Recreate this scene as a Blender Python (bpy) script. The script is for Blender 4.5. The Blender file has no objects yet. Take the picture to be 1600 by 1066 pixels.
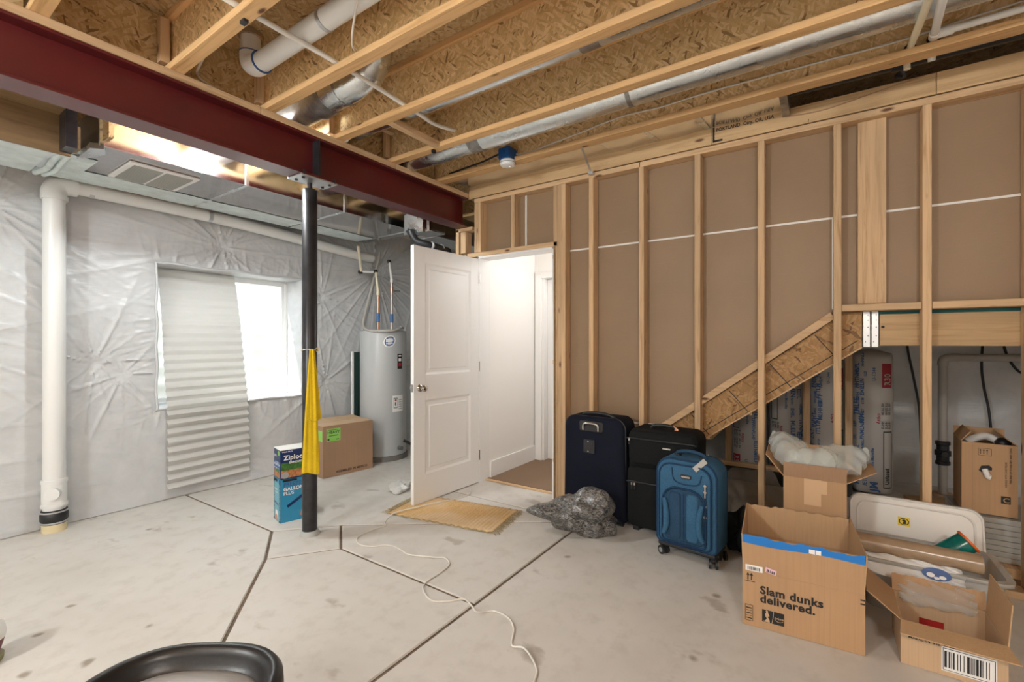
import bpy, bmesh, math, random
import numpy as np
from mathutils import Vector, Matrix
random.seed(7)
rng = np.random.RandomState(11)
C = bpy.context.scene.collection
sc = bpy.context.scene
PI = math.pi
R = math.radians

# ------------------------------------------------------------------ camera, world, lights, exposure
cd = bpy.data.cameras.new('camera'); cam = bpy.data.objects.new('camera', cd); C.objects.link(cam)
cam.location = (0, 0, 1.27); cam.rotation_euler = (R(90), 0, R(34.1346 - 90))
cd.sensor_width = 36; cd.lens = 36 * 716.27 / 1600; cd.shift_y = (533 - 535.67) / 1600 * -1
cd.clip_start = 0.02
sc.camera = cam
w = bpy.data.worlds.new('sky'); sc.world = w; w.use_nodes = True
bg = w.node_tree.nodes['Background']; bg.inputs[0].default_value = (0.86, 0.93, 1.0, 1); bg.inputs[1].default_value = 3.6
def lamp(name, kind, loc, energy, col=(1, 1, 1), size=0.04, rot=None):
    l = bpy.data.lights.new(name, kind); l.energy = energy; l.color = col
    if kind == 'SUN': l.angle = size
    else: l.shadow_soft_size = size
    o = bpy.data.objects.new(name, l); C.objects.link(o); o.location = loc
    if rot: o.rotation_euler = rot
    return o
sun = lamp('sun', 'SUN', (3, 8, 6), 9, (1, 0.97, 0.9), 0.01)
sun.rotation_euler = Vector((0.36, -0.26, -0.90)).to_track_quat('-Z', 'Y').to_euler()
lamp('lampholder_light', 'POINT', (1.44, 3.10, 2.53), 60, (0.90, 0.98, 1), 0.05)
lamp('room_fill_light', 'POINT', (-1.9, 1.9, 2.30), 98, (0.91, 0.975, 1), 0.15)  # added fill light, out of view on the left; no fixture modelled
lamp('far_fill_light', 'POINT', (-1.3, -1.0, 2.40), 70, (1, 0.97, 0.93), 0.15)  # added warm fill from behind the camera, not an actual bulb
lamp('hall_bulb_light', 'POINT', (3.80, 1.60, 2.05), 10, (1, 0.985, 0.97), 0.25)
sc.view_settings.view_transform = 'Standard'; sc.view_settings.look = 'None'
sc.view_settings.gamma = 1; sc.view_settings.use_curve_mapping = False
sc.view_settings.exposure = 0.95
sc.cycles.max_bounces = 10; sc.cycles.diffuse_bounces = 6; sc.cycles.transparent_max_bounces = 16
sc.cycles.use_denoising = True

# ------------------------------------------------------------------ materials
class NT:
    def __init__(s, name):
        s.m = bpy.data.materials.new(name); s.m.use_nodes = True
        s.t = s.m.node_tree; s.b = s.t.nodes['Principled BSDF']; s.out = s.t.nodes['Material Output']
    def n(s, typ, **kw):
        x = s.t.nodes.new(typ)
        for k, v in kw.items():
            if k.startswith('i_'):
                key = k[2:]; x.inputs[int(key) if key.isdigit() else key.replace('_', ' ')].default_value = v
            else: setattr(x, k, v)
        return x
    def l(s, a, b): s.t.links.new(a, b)
    def coords(s, scale=(1, 1, 1), rot=(0, 0, 0), src='Object'):
        tc = s.n('ShaderNodeTexCoord'); mp = s.n('ShaderNodeMapping')
        mp.inputs['Scale'].default_value = scale; mp.inputs['Rotation'].default_value = rot
        s.l(tc.outputs[src], mp.inputs[0]); return mp.outputs[0]
    def noise(s, vec, scale=5, detail=4, rough=0.55, dist=0):
        x = s.n('ShaderNodeTexNoise'); x.inputs['Scale'].default_value = scale; x.inputs['Detail'].default_value = detail
        x.inputs['Roughness'].default_value = rough; x.inputs['Distortion'].default_value = dist
        s.l(vec, x.inputs['Vector']); return x.outputs['Fac']
    def ramp(s, fac, stops):
        x = s.n('ShaderNodeValToRGB'); e = x.color_ramp.elements
        while len(e) < len(stops): e.new(0.5)
        for el, (p, c) in zip(e, stops): el.position = p; el.color = (*c, 1) if len(c) == 3 else c
        s.l(fac, x.inputs[0]); return x.outputs[0]
    def mix(s, a, b, fac, mode='MIX'):
        x = s.n('ShaderNodeMix', data_type='RGBA', blend_type=mode)
        for v, i in ((fac, 0), (a, 6), (b, 7)):
            if hasattr(v, 'links'): s.l(v, x.inputs[i])
            elif i == 0: x.inputs[i].default_value = v
            else: x.inputs[i].default_value = (*v, 1)
        return x.outputs[2]
    def bump(s, h, strength=0.3, dist=0.01):
        x = s.n('ShaderNodeBump'); x.inputs['Strength'].default_value = strength; x.inputs['Distance'].default_value = dist
        s.l(h, x.inputs['Height']); s.l(x.outputs[0], s.b.inputs['Normal'])
    def col(s, c):
        if hasattr(c, 'links'): s.l(c, s.b.inputs['Base Color'])
        else: s.b.inputs['Base Color'].default_value = (*c, 1)
    def set(s, **kw):
        for k, v in kw.items(): s.b.inputs[k.replace('_', ' ')].default_value = v
        return s
    def vary(s, c, amt=0.2):
        oi = s.n('ShaderNodeObjectInfo'); mr = s.n('ShaderNodeMapRange'); mr.inputs[3].default_value = 1 - amt; mr.inputs[4].default_value = 1 + amt * .6
        s.l(oi.outputs['Random'], mr.inputs[0])
        cb = s.n('ShaderNodeCombineColor')
        for i in range(3): s.l(mr.outputs[0], cb.inputs[i])
        return s.mix(c, cb.outputs[0], 1.0, 'MULTIPLY')

def plain(name, c, rough=0.5, metal=0.0, noise=0.0, nscale=30, bump=0.0, spec=0.5, **kw):
    m = NT(name); m.set(Roughness=rough, Metallic=metal); m.b.inputs['Specular IOR Level'].default_value = spec
    if noise or bump:
        f = m.noise(m.coords(), nscale, 4)
        if noise:
            a = tuple(max(0, x * (1 - noise)) for x in c); b = tuple(min(1, x * (1 + noise)) for x in c)
            m.col(m.ramp(f, [(0.3, a), (0.7, b)]))
        else: m.col(c)
        if bump: m.bump(f, bump, 0.004)
    else: m.col(c)
    for k, v in kw.items(): m.b.inputs[k.replace('_', ' ')].default_value = v
    return m.m

def wood(name, axis, light=(0.62, 0.42, 0.24), dark=(0.42, 0.25, 0.12), vary=0.16):
    m = NT(name); s = [26, 26, 26]; s[axis] = 1.3
    v = m.coords(tuple(s)); f = m.noise(v, 1.6, 5, 0.6, 0.9)
    s2 = [5, 5, 5]; s2[axis] = 0.7
    g = m.noise(m.coords(tuple(s2)), 1.2, 3)
    c = m.ramp(f, [(0.28, dark), (0.5, light), (0.78, tuple(min(1, x * 1.12) for x in light))])
    c = m.mix(c, tuple(x * 0.7 for x in light), m.ramp(g, [(0.5, (0, 0, 0)), (0.75, (0.7, 0.7, 0.7))]))
    vo = m.n('ShaderNodeTexVoronoi'); s3 = [9, 9, 9]; s3[axis] = 3.2
    m.l(m.coords(tuple(s3)), vo.inputs['Vector']); vo.inputs['Scale'].default_value = 0.9
    k = m.ramp(vo.outputs['Distance'], [(0.05, (1, 1, 1)), (0.11, (0, 0, 0))])
    c = m.mix(c, (0.12, 0.05, 0.02), k)
    m.col(m.vary(c, vary)); m.set(Roughness=0.7); m.bump(f, 0.15, 0.003); return m.m

def osb(name, swz, dk=1.0, tint=None):
    m = NT(name); tc = m.n('ShaderNodeTexCoord'); sp = m.n('ShaderNodeSeparateXYZ'); cb = m.n('ShaderNodeCombineXYZ')
    m.l(tc.outputs['Object'], sp.inputs[0])
    for i, a in enumerate(swz): m.l(sp.outputs[a], cb.inputs[i])
    nz = m.n('ShaderNodeTexNoise'); nz.inputs['Scale'].default_value = 14; m.l(cb.outputs[0], nz.inputs['Vector'])
    wv = m.mix(cb.outputs[0], nz.outputs['Color'], 0.03, 'ADD')
    vals = []
    for a, sx, sy in ((0.35, 19, 88), (1.25, 22, 100), (-0.75, 20, 95)):
        mp = m.n('ShaderNodeMapping'); mp.inputs['Rotation'].default_value = (0, 0, a)
        m.l(wv, mp.inputs[0]); mp2 = m.n('ShaderNodeMapping'); mp2.inputs['Scale'].default_value = (sx, sy, 1); m.l(mp.outputs[0], mp2.inputs[0])
        vo = m.n('ShaderNodeTexVoronoi'); vo.inputs['Scale'].default_value = 1.0; vo.voronoi_dimensions = '2D'; m.l(mp2.outputs[0], vo.inputs['Vector'])
        s2 = m.n('ShaderNodeSeparateColor'); m.l(vo.outputs['Color'], s2.inputs[0]); vals.append((s2.outputs[0], s2.outputs[1]))
    cols = []
    for v, _ in vals:
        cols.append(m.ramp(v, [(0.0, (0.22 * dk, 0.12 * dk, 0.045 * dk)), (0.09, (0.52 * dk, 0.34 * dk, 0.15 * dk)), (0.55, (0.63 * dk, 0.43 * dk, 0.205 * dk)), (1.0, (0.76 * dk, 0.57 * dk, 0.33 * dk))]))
    f1 = m.ramp(vals[1][1], [(0.45, (0, 0, 0)), (0.5, (1, 1, 1))]); f2 = m.ramp(vals[2][1], [(0.6, (0, 0, 0)), (0.65, (1, 1, 1))])
    c = m.mix(m.mix(cols[0], cols[1], f1), cols[2], f2)
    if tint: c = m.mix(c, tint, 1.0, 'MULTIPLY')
    m.col(m.vary(c, 0.12)); m.set(Roughness=0.62); m.bump(vals[0][0], 0.2, 0.003); return m.m

M = {}
for ax, k in ((0, 'x'), (1, 'y'), (2, 'z')): M['wood_' + k] = wood('pine_' + k, ax)
M['wood_yy'] = wood('pine_flange', 1, (0.72, 0.45, 0.21), (0.52, 0.29, 0.11))
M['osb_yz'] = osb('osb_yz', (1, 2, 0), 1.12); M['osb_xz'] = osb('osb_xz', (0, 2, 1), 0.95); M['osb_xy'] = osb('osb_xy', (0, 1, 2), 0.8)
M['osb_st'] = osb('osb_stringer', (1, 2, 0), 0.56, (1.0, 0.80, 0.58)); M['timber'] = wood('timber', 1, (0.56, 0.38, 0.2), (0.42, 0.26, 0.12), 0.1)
M['ply'] = wood('ply', 0, (0.24, 0.15, 0.07), (0.17, 0.10, 0.045), 0.1)  # wood darkened so its colour carries the shade on the panel behind the beam
def concrete():
    m = NT('concrete'); v = m.coords()
    a = m.noise(v, 1.1, 5, 0.6); b = m.noise(v, 9, 6, 0.65); c = m.noise(m.coords((1, 1, 1), (0, 0, 0.6)), 38, 3)
    col = m.ramp(a, [(0.3, (0.58, 0.55, 0.505)), (0.52, (0.655, 0.63, 0.59)), (0.75, (0.69, 0.67, 0.64))])
    col = m.mix(col, (0.50, 0.46, 0.41), m.ramp(b, [(0.5, (0, 0, 0)), (0.72, (0.5, 0.5, 0.5))]))
    st = m.noise(m.coords((1.6, 1.0, 1)), 3.3, 4, 0.5)
    col = m.mix(col, (0.26, 0.21, 0.16), m.ramp(st, [(0.655, (0, 0, 0)), (0.72, (0.5, 0.5, 0.5))]))
    vo = m.n('ShaderNodeTexVoronoi'); vo.inputs['Scale'].default_value = 3.2; m.l(m.mix(v, m.n('ShaderNodeTexNoise', i_Scale=18.0).outputs['Color'], 0.12, 'ADD'), vo.inputs['Vector'])
    col = m.mix(col, (0.24, 0.19, 0.14), m.ramp(vo.outputs['Distance'], [(0.04, (0.8, 0.8, 0.8)), (0.085, (0, 0, 0))]))
    m.col(col); m.l(m.ramp(b, [(0.3, (0.42,) * 3), (0.7, (0.62,) * 3)]), m.b.inputs['Roughness']); m.bump(c, 0.08, 0.004); return m.m
M['concrete'] = concrete()
M['groove'] = plain('groove_dirt', (0.17, 0.125, 0.09), 0.9, noise=0.4, nscale=40)
def sheet():
    m = NT('plastic_sheet'); f = m.noise(m.coords((1, 1, 1)), 7, 5, 0.6, 0.6); g = m.noise(m.coords((3, 3, 26)), 2.2, 4, 0.6, 0.4)
    m.col(m.ramp(f, [(0.3, (0.53, 0.54, 0.55)), (0.7, (0.60, 0.61, 0.62))])); m.set(Roughness=0.32)
    m.bump(m.mix(f, g, 0.5), 0.35, 0.012); return m.m
M['sheet'] = sheet()
def drywall():
    m = NT('drywall_back_paper'); f = m.noise(m.coords((1, 1.2, 30)), 3, 3, 0.6); g = m.noise(m.coords(), 2, 3); h = m.noise(m.coords((60, 60, 200)), 3, 2)
    c = m.ramp(g, [(0.3, (0.268, 0.172, 0.096)), (0.7, (0.305, 0.203, 0.117))])
    c = m.mix(c, (0.35, 0.26, 0.18), m.ramp(f, [(0.62, (0, 0, 0)), (0.8, (0.35, 0.35, 0.35))]))
    c = m.mix(c, (0.20, 0.135, 0.085), m.ramp(h, [(0.5, (0, 0, 0)), (0.8, (0.3, 0.3, 0.3))]))
    m.col(c); m.set(Roughness=0.55); return m.m
M['drywall'] = drywall()
M['tape'] = plain('white_tape', (0.8, 0.78, 0.74), 0.7)
M['white_paint'] = plain('white_paint', (0.80, 0.795, 0.785), 0.38, bump=0.02, nscale=90)
M['wall_white'] = plain('wall_white', (0.82, 0.81, 0.79), 0.6)
M['red'] = plain('red_primer', (0.088, 0.003, 0.0045), 0.45, noise=0.22, nscale=3, spec=0.5, Coat_Weight=0.45, Coat_Roughness=0.25, Coat_IOR=1.5)
M['steel_dark'] = plain('dark_steel', (0.032, 0.032, 0.036), 0.33, metal=0.35, noise=0.35, nscale=14)
M['steel_grey'] = plain('grey_steel', (0.55, 0.56, 0.57), 0.35, metal=0.8)
def galv(name, c=(0.66, 0.70, 0.72), r=0.25, bp=0.04):
    m = NT(name); vo = m.n('ShaderNodeTexVoronoi'); vo.inputs['Scale'].default_value = 26; m.l(m.coords(), vo.inputs['Vector'])
    sx = m.n('ShaderNodeSeparateColor'); m.l(vo.outputs['Color'], sx.inputs[0])
    m.col(m.ramp(sx.outputs[0], [(0, tuple(x * 0.96 for x in c)), (1, tuple(min(1, x * 1.04) for x in c))]))
    g = m.noise(m.coords((2, 2, 2)), 3, 4)
    m.l(m.ramp(g, [(0.3, (r * 0.7,) * 3), (0.7, (r * 1.5,) * 3)]), m.b.inputs['Roughness']); m.set(Metallic=1.0); m.bump(m.noise(m.coords(), 2.2, 2), bp, 0.03); return m.m
M['galv'] = galv('galvanized'); M['duct_metal'] = galv('duct_metal', (0.56, 0.56, 0.56), 0.11, 0.05)
M['galv_dark'] = plain('crimped_metal', (0.30, 0.29, 0.28), 0.4, metal=0.9, noise=0.3, nscale=20)
M['pvc'] = plain('white_pvc', (0.76, 0.765, 0.755), 0.3); M['cpvc'] = plain('cream_pipe', (0.74, 0.67, 0.50), 0.35)
M['pvc_grey'] = plain('grey_pipe', (0.42, 0.40, 0.37), 0.45)
M['pex'] = plain('white_tube', (0.80, 0.80, 0.78), 0.35)
M['rubber'] = plain('black_rubber', (0.015, 0.016, 0.018), 0.45); M['abs'] = plain('black_abs', (0.012, 0.013, 0.016), 0.3)
M['cream'] = plain('cream_plastic', (0.70, 0.60, 0.38), 0.45)
M['copper'] = plain('copper', (0.75, 0.42, 0.28), 0.35, metal=0.9); M['chrome'] = plain('nickel', (0.5, 0.48, 0.46), 0.2, metal=1.0)
M['blue_tape'] = plain('blue_tape', (0.06, 0.17, 0.42), 0.6)
M['black'] = plain('black_ink', (0.012, 0.012, 0.013), 0.6); M['white'] = plain('white_print', (0.85, 0.85, 0.84), 0.5)
M['grey_print'] = plain('grey_print', (0.35, 0.35, 0.36), 0.5)
def card(name, c=(0.47, 0.29, 0.155)):
    m = NT(name); f = m.noise(m.coords((1, 1, 1)), 3, 3); g = m.noise(m.coords((140, 140, 2)), 1, 2)
    a = m.ramp(f, [(0.3, tuple(x * 0.93 for x in c)), (0.7, tuple(x * 1.06 for x in c))])
    m.col(m.mix(a, tuple(x * 0.88 for x in c), m.ramp(g, [(0.45, (0, 0, 0)), (0.65, (0.5,) * 3)]))); m.set(Roughness=0.72); return m.m
M['card'] = card('cardboard'); M['card_in'] = card('cardboard_inside', (0.53, 0.345, 0.19)); M['card_dark'] = card('cardboard_brown', (0.37, 0.225, 0.135))
M['card_pale'] = card('cardboard_pale', (0.56, 0.39, 0.24))
M['tape_tan'] = plain('tan_tape', (0.62, 0.42, 0.25), 0.35)
M['pack_tape'] = plain('packing_tape', (0.62, 0.55, 0.42), 0.2)
def fabric(name, c, sc_=220, rough=0.85, n=0.25):
    m = NT(name); f = m.noise(m.coords(), sc_, 2); g = m.noise(m.coords(), 9, 3)
    m.col(m.mix(m.ramp(f, [(0.3, tuple(x * (1 - n) for x in c)), (0.7, tuple(x * (1 + n) for x in c))]), tuple(x * 0.8 for x in c), m.ramp(g, [(0.45, (0, 0, 0)), (0.7, (0.6,) * 3)])))
    m.set(Roughness=rough); m.b.inputs['Specular IOR Level'].default_value = 0.18; m.b.inputs['Sheen Weight'].default_value = 0.0; m.bump(f, 0.25, 0.001); return m.m
M['navy'] = fabric('navy_fabric', (0.0075, 0.0095, 0.020)); M['blackfab'] = fabric('black_fabric', (0.010, 0.0105, 0.011))
M['bluefab'] = fabric('blue_fabric', (0.040, 0.118, 0.215)); M['bluedark'] = fabric('blue_fabric_dark', (0.024, 0.064, 0.122)); M['piping'] = fabric('piping', (0.016, 0.045, 0.10))
M['yellow'] = fabric('yellow_cloth', (0.72, 0.50, 0.02), 160, 0.8, 0.12)
M['string'] = plain('string', (0.62, 0.52, 0.28), 0.8)
def clear(name, tint=(0.9, 0.95, 0.93), tr=0.6, rough=0.12, diff=(0.75, 0.8, 0.78), bp=0.35):
    m = NT(name); m.col(diff); m.set(Roughness=rough); m.bump(m.noise(m.coords(), 22, 4, 0.6, 0.5), bp, 0.006)
    t = m.n('ShaderNodeBsdfTransparent'); t.inputs[0].default_value = (*tint, 1); x = m.n('ShaderNodeMixShader'); x.inputs[0].default_value = tr
    m.l(m.b.outputs[0], x.inputs[1]); m.l(t.outputs[0], x.inputs[2]); m.l(x.outputs[0], m.out.inputs[0]); return m.m
M['clear'] = clear('clear_film', (0.96, 0.985, 0.975), 0.70, 0.05, (0.92, 0.96, 0.95), 0.8); M['tote'] = clear('tote_plastic', (0.9, 0.9, 0.88), 0.45, 0.2, (0.66, 0.65, 0.62))
M['glass'] = clear('window_glass', (0.97, 0.98, 0.98), 0.90, 0.02, (0.8, 0.85, 0.86)); M['film'] = clear('hazy_film', (0.95, 0.95, 0.94), 0.72, 0.08, (0.72, 0.71, 0.68), 0.9)
def shade_mat():
    m = NT('shade_paper'); m.col((0.78, 0.77, 0.75)); m.set(Roughness=0.8)
    t = m.n('ShaderNodeBsdfTranslucent'); t.inputs[0].default_value = (0.8, 0.8, 0.78, 1); x = m.n('ShaderNodeMixShader'); x.inputs[0].default_value = 0.4
    m.l(m.b.outputs[0], x.inputs[1]); m.l(t.outputs[0], x.inputs[2]); m.l(x.outputs[0], m.out.inputs[0]); return m.m
M['shade'] = shade_mat()
M['vinyl'] = plain('white_vinyl', (0.82, 0.83, 0.83), 0.35)
M['well'] = plain('well_liner', (0.62, 0.62, 0.60), 0.6, noise=0.1, nscale=6)
M['heater'] = plain('heater_enamel', (0.44, 0.455, 0.46), 0.32)
M['heater_dark'] = plain('heater_dark', (0.20, 0.19, 0.18), 0.5, metal=0.4)
M['carpet'] = plain('carpet', (0.25, 0.165, 0.105), 0.95, noise=0.4, nscale=260, bump=0.6)
def rug():
    m = NT('jute'); f = m.noise(m.coords((1, 1, 1)), 140, 3); g = m.noise(m.coords((1.2, 1.2, 1)), 2.2, 2)
    a = m.ramp(f, [(0.3, (0.50, 0.30, 0.115)), (0.7, (0.72, 0.49, 0.24))])
    m.col(m.mix(a, (0.74, 0.58, 0.37), m.ramp(g, [(0.45, (0, 0, 0)), (0.6, (0.7,) * 3)]))); m.set(Roughness=0.9); return m.m
M['rug'] = rug(); M['fringe'] = plain('fringe', (0.36, 0.27, 0.14), 0.9, noise=0.4, nscale=60)
M['cord'] = plain('white_cord', (0.72, 0.68, 0.62), 0.4)
def bagmat():
    m = NT('grey_print_bag'); v = m.coords((1, 1, 1)); f = m.noise(m.coords((1, 1, 2.2), (0.4, 0.3, 0)), 30, 3, 0.6, 2.5)
    m.col(m.ramp(f, [(0.42, (0.03, 0.03, 0.03)), (0.50, (0.125, 0.12, 0.115)), (0.62, (0.25, 0.24, 0.225))])); m.set(Roughness=0.28); return m.m
M['greybag'] = bagmat()
M['leather'] = plain('black_leather', (0.012, 0.012, 0.013), 0.38, bump=0.08, nscale=160)
M['seat_sheen'] = plain('seat_top', (0.40, 0.39, 0.38), 0.35, bump=0.05, nscale=150)  # pale base colour stands in for glossy reflections on the seat
M['lid'] = plain('white_lid', (0.74, 0.72, 0.68), 0.38)
M['kraft'] = plain('kraft_shrink', (0.36, 0.255, 0.165), 0.22, noise=0.12, nscale=20)
M['poly'] = plain('white_poly', (0.72, 0.72, 0.71), 0.4, bump=0.3, nscale=12)
M['teal'] = plain('teal_line', (0.0, 0.14, 0.12), 0.2, noise=0.3, nscale=40); M['orange'] = plain('orange_plastic', (0.72, 0.13, 0.02), 0.35)
M['logo_blue'] = plain('logo_blue', (0.035, 0.10, 0.30), 0.5); M['bag_blue'] = plain('bag_blue', (0.05, 0.13, 0.33), 0.5); M['bag_red'] = plain('bag_red', (0.35, 0.012, 0.03), 0.5)
M['insul'] = plain('bag_poly', (0.46, 0.45, 0.43), 0.35, bump=0.35, nscale=11)
M['green_lbl'] = plain('green_label', (0.28, 0.62, 0.12), 0.5); M['yellow_lbl'] = plain('yellow_label', (0.80, 0.60, 0.02), 0.5)
M['tape_blue'] = plain('bright_blue_tape', (0.012, 0.19, 0.60), 0.4); M['pink_lbl'] = plain('pink_label', (0.75, 0.50, 0.58), 0.5)
M['red_print'] = plain('red_print', (0.42, 0.02, 0.02), 0.5)
M['box_navy'] = plain('box_navy', (0.008, 0.028, 0.12), 0.3); M['box_cyan'] = plain('box_cyan', (0.03, 0.27, 0.48), 0.3); M['box_aqua'] = plain('box_aqua', (0.11, 0.40, 0.52), 0.3)
M['box_green'] = plain('box_green', (0.05, 0.16, 0.03), 0.4, noise=0.5, nscale=60); M['box_food'] = plain('box_food', (0.42, 0.17, 0.06), 0.4, noise=0.6, nscale=50)
M['skin_print'] = plain('skin_print', (0.55, 0.25, 0.17), 0.4)
M['green_panel'] = plain('dark_green_panel', (0.03, 0.065, 0.055), 0.25)
M['junction'] = plain('blue_box', (0.012, 0.085, 0.30), 0.4)
M['dark_void'] = plain('dark_void', (0.03, 0.028, 0.026), 0.9)
M['maroon'] = plain('maroon', (0.16, 0.012, 0.03), 0.35); M['olive'] = plain('olive', (0.24, 0.22, 0.11), 0.6)
M['sealant'] = plain('grey_sealant', (0.62, 0.70, 0.70), 0.45, noise=0.15, nscale=12)
M['grille'] = plain('grille_grey', (0.42, 0.43, 0.41), 0.5)
M['teal_strip'] = plain('teal_foam', (0.0, 0.09, 0.09), 0.6)
M['glass_bulb'] = plain('frosted_bulb', (0.9, 0.9, 0.88), 0.4)
bm_ = NT('bulb_glow'); bm_.col((1, 1, 1)); bm_.b.inputs['Emission Color'].default_value = (1, 0.93, 0.84, 1); bm_.b.inputs['Emission Strength'].default_value = 30; M['bulb'] = bm_.m

# ------------------------------------------------------------------ mesh helpers
class MB:
    def __init__(s): s.v = []; s.f = []; s.mi = []; s.m = 0
    def add(s, vs, fs):
        o = len(s.v); s.v += [tuple(p) for p in vs]; s.f += [tuple(i + o for i in f) for f in fs]; s.mi += [s.m] * len(fs); return s
    def box(s, x0, x1, y0, y1, z0, z1):
        v = [(x, y, z) for x in (x0, x1) for y in (y0, y1) for z in (z0, z1)]
        return s.add(v, [(0, 1, 3, 2), (4, 6, 7, 5), (0, 4, 5, 1), (2, 3, 7, 6), (0, 2, 6, 4), (1, 5, 7, 3)])
    def hexa(s, b, t):   # two quads with matching order (b seen counter-clockwise from outside opposite t)
        return s.add(list(b) + list(t), [(3, 2, 1, 0), (4, 5, 6, 7)] + [(i, (i + 1) % 4, 4 + (i + 1) % 4, 4 + i) for i in range(4)])
    def bar(s, p0, p1, w, h, up=(0, 0, 1)):   # beam of section w (side) x h (up) from p0 to p1
        p0, p1 = Vector(p0), Vector(p1); d = (p1 - p0).normalized(); sd = d.cross(Vector(up)).normalized(); u = sd.cross(d)
        q = [sd * a * w / 2 + u * b * h / 2 for a, b in ((-1, -1), (1, -1), (1, 1), (-1, 1))]
        return s.hexa([p0 + k for k in q], [p1 + k for k in q])
    def prism(s, pts, a, b, axis=2):   # polygon in the plane perpendicular to axis
        def P(p, t):
            l = list(p); l.insert(axis, t); return tuple(l)
        n = len(pts); v = [P(p, a) for p in pts] + [P(p, b) for p in pts]
        return s.add(v, [tuple(range(n))[::-1], tuple(range(n, 2 * n))] + [(i, (i + 1) % n, n + (i + 1) % n, n + i) for i in range(n)])
    def cyl(s, p0, p1, r0, r1=None, n=18, caps=True):
        r1 = r0 if r1 is None else r1; p0, p1 = Vector(p0), Vector(p1); d = (p1 - p0).normalized()
        a = d.orthogonal().normalized(); b = d.cross(a); v = []
        for p, r in ((p0, r0), (p1, r1)):
            v += [p + (a * math.cos(2 * PI * i / n) + b * math.sin(2 * PI * i / n)) * r for i in range(n)]
        f = [(i, (i + 1) % n, n + (i + 1) % n, n + i) for i in range(n)]
        if caps: f += [tuple(range(n))[::-1], tuple(range(n, 2 * n))]
        return s.add(v, f)
    def tube(s, pts, r, n=8, closed=False, caps=True):
        pts = [Vector(p) for p in pts]; N = len(pts); v = []; prev = None
        for i, p in enumerate(pts):
            if closed: t = (pts[(i + 1) % N] - pts[i - 1]).normalized()
            else: t = (pts[min(i + 1, N - 1)] - pts[max(i - 1, 0)]).normalized()
            if prev is None: a = t.orthogonal().normalized()
            else:
                a = prev - t * prev.dot(t); a = a.normalized() if a.length > 1e-6 else t.orthogonal().normalized()
            prev = a; b = t.cross(a); rr = r[i] if hasattr(r, '__len__') else r
            v += [p + (a * math.cos(2 * PI * k / n) + b * math.sin(2 * PI * k / n)) * rr for k in range(n)]
        f = []
        for i in range(N if closed else N - 1):
            j = (i + 1) % N
            f += [(i * n + k, i * n + (k + 1) % n, j * n + (k + 1) % n, j * n + k) for k in range(n)]
        if caps and not closed: f += [tuple(range(n))[::-1], tuple((N - 1) * n + k for k in range(n))]
        return s.add(v, f)
    def lathe(s, prof, c=(0, 0, 0), n=24, axis=(0, 0, 1), caps=True):
        ax = Vector(axis).normalized(); a = ax.orthogonal().normalized(); b = ax.cross(a); c = Vector(c); v = []
        for r, z in prof: v += [c + ax * z + (a * math.cos(2 * PI * k / n) + b * math.sin(2 * PI * k / n)) * r for k in range(n)]
        f = [(i * n + k, i * n + (k + 1) % n, (i + 1) * n + (k + 1) % n, (i + 1) * n + k) for i in range(len(prof) - 1) for k in range(n)]
        if caps: f += [tuple(range(n))[::-1], tuple((len(prof) - 1) * n + k for k in range(n))]
        return s.add(v, f)
    def grid(s, nu, nv, fn, skip=None):
        v = [fn(i / nu, j / nv) for j in range(nv + 1) for i in range(nu + 1)]
        f = [(j * (nu + 1) + i, j * (nu + 1) + i + 1, (j + 1) * (nu + 1) + i + 1, (j + 1) * (nu + 1) + i) for j in range(nv) for i in range(nu) if not (skip and skip((i + .5) / nu, (j + .5) / nv))]
        return s.add(v, f)
    def text(s, body, o, u, v, size, bold=0.0, fn=None, align='LEFT', sx=1.0):
        c = bpy.data.curves.new('t', 'FONT'); c.body = body; c.size = size; c.align_x = align; c.offset = bold * size; c.space_character = 1.0 + bold * 1.8; c.resolution_u = 3
        ob = bpy.data.objects.new('t', c); me = bpy.data.meshes.new_from_object(ob)
        o, u, v = Vector(o), Vector(u), Vector(v)
        vs = [o + u * p.co.x * sx + v * p.co.y for p in me.vertices]
        if fn: vs = [fn(p) for p in vs]
        s.add(vs, [tuple(p.vertices) for p in me.polygons])
        bpy.data.objects.remove(ob); bpy.data.meshes.remove(me); bpy.data.curves.remove(c); return s
    def quad(s, o, u, v, a, b, c, d):   # rectangle a..b along u, c..d along v from o
        o, u, v = Vector(o), Vector(u), Vector(v)
        return s.add([o + u * x + v * y for x, y in ((a, c), (b, c), (b, d), (a, d))], [(0, 1, 2, 3)])
    def barcode(s, o, u, v, w, h, n=26, sd=3):
        rr = random.Random(sd); x = 0; o, u, v = Vector(o), Vector(u), Vector(v)
        ws = [rr.choice((1, 1, 2, 3)) for _ in range(2 * n)]; k = w / sum(ws)
        for i, q in enumerate(ws):
            if i % 2 == 0: s.quad(o, u, v, x, x + q * k, 0, h)
            x += q * k
        return s
    def build(s, name, mats, parent=None, smooth=None, bevel=0, seg=2):
        me = bpy.data.meshes.new(name); me.from_pydata(s.v, [], s.f)
        if not isinstance(mats, (list, tuple)): mats = [mats]
        for m in mats: me.materials.append(M[m] if isinstance(m, str) else m)
        if len(mats) > 1: me.polygons.foreach_set('material_index', s.mi)
        b = bmesh.new(); b.from_mesh(me)
        if len(s.f) < 4000: bmesh.ops.recalc_face_normals(b, faces=b.faces)
        b.to_mesh(me); b.free()
        if smooth is not None:
            me.polygons.foreach_set('use_smooth', [True] * len(me.polygons)); me.set_sharp_from_angle(angle=R(smooth))
        o = bpy.data.objects.new(name, me); C.objects.link(o); o.parent = parent
        if name in ('lettering', 'print', 'nail_hole', 'layout_line', 'logo_lettering', 'badge_print', 'barcode'): o['kind'] = 'stuff'
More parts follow.
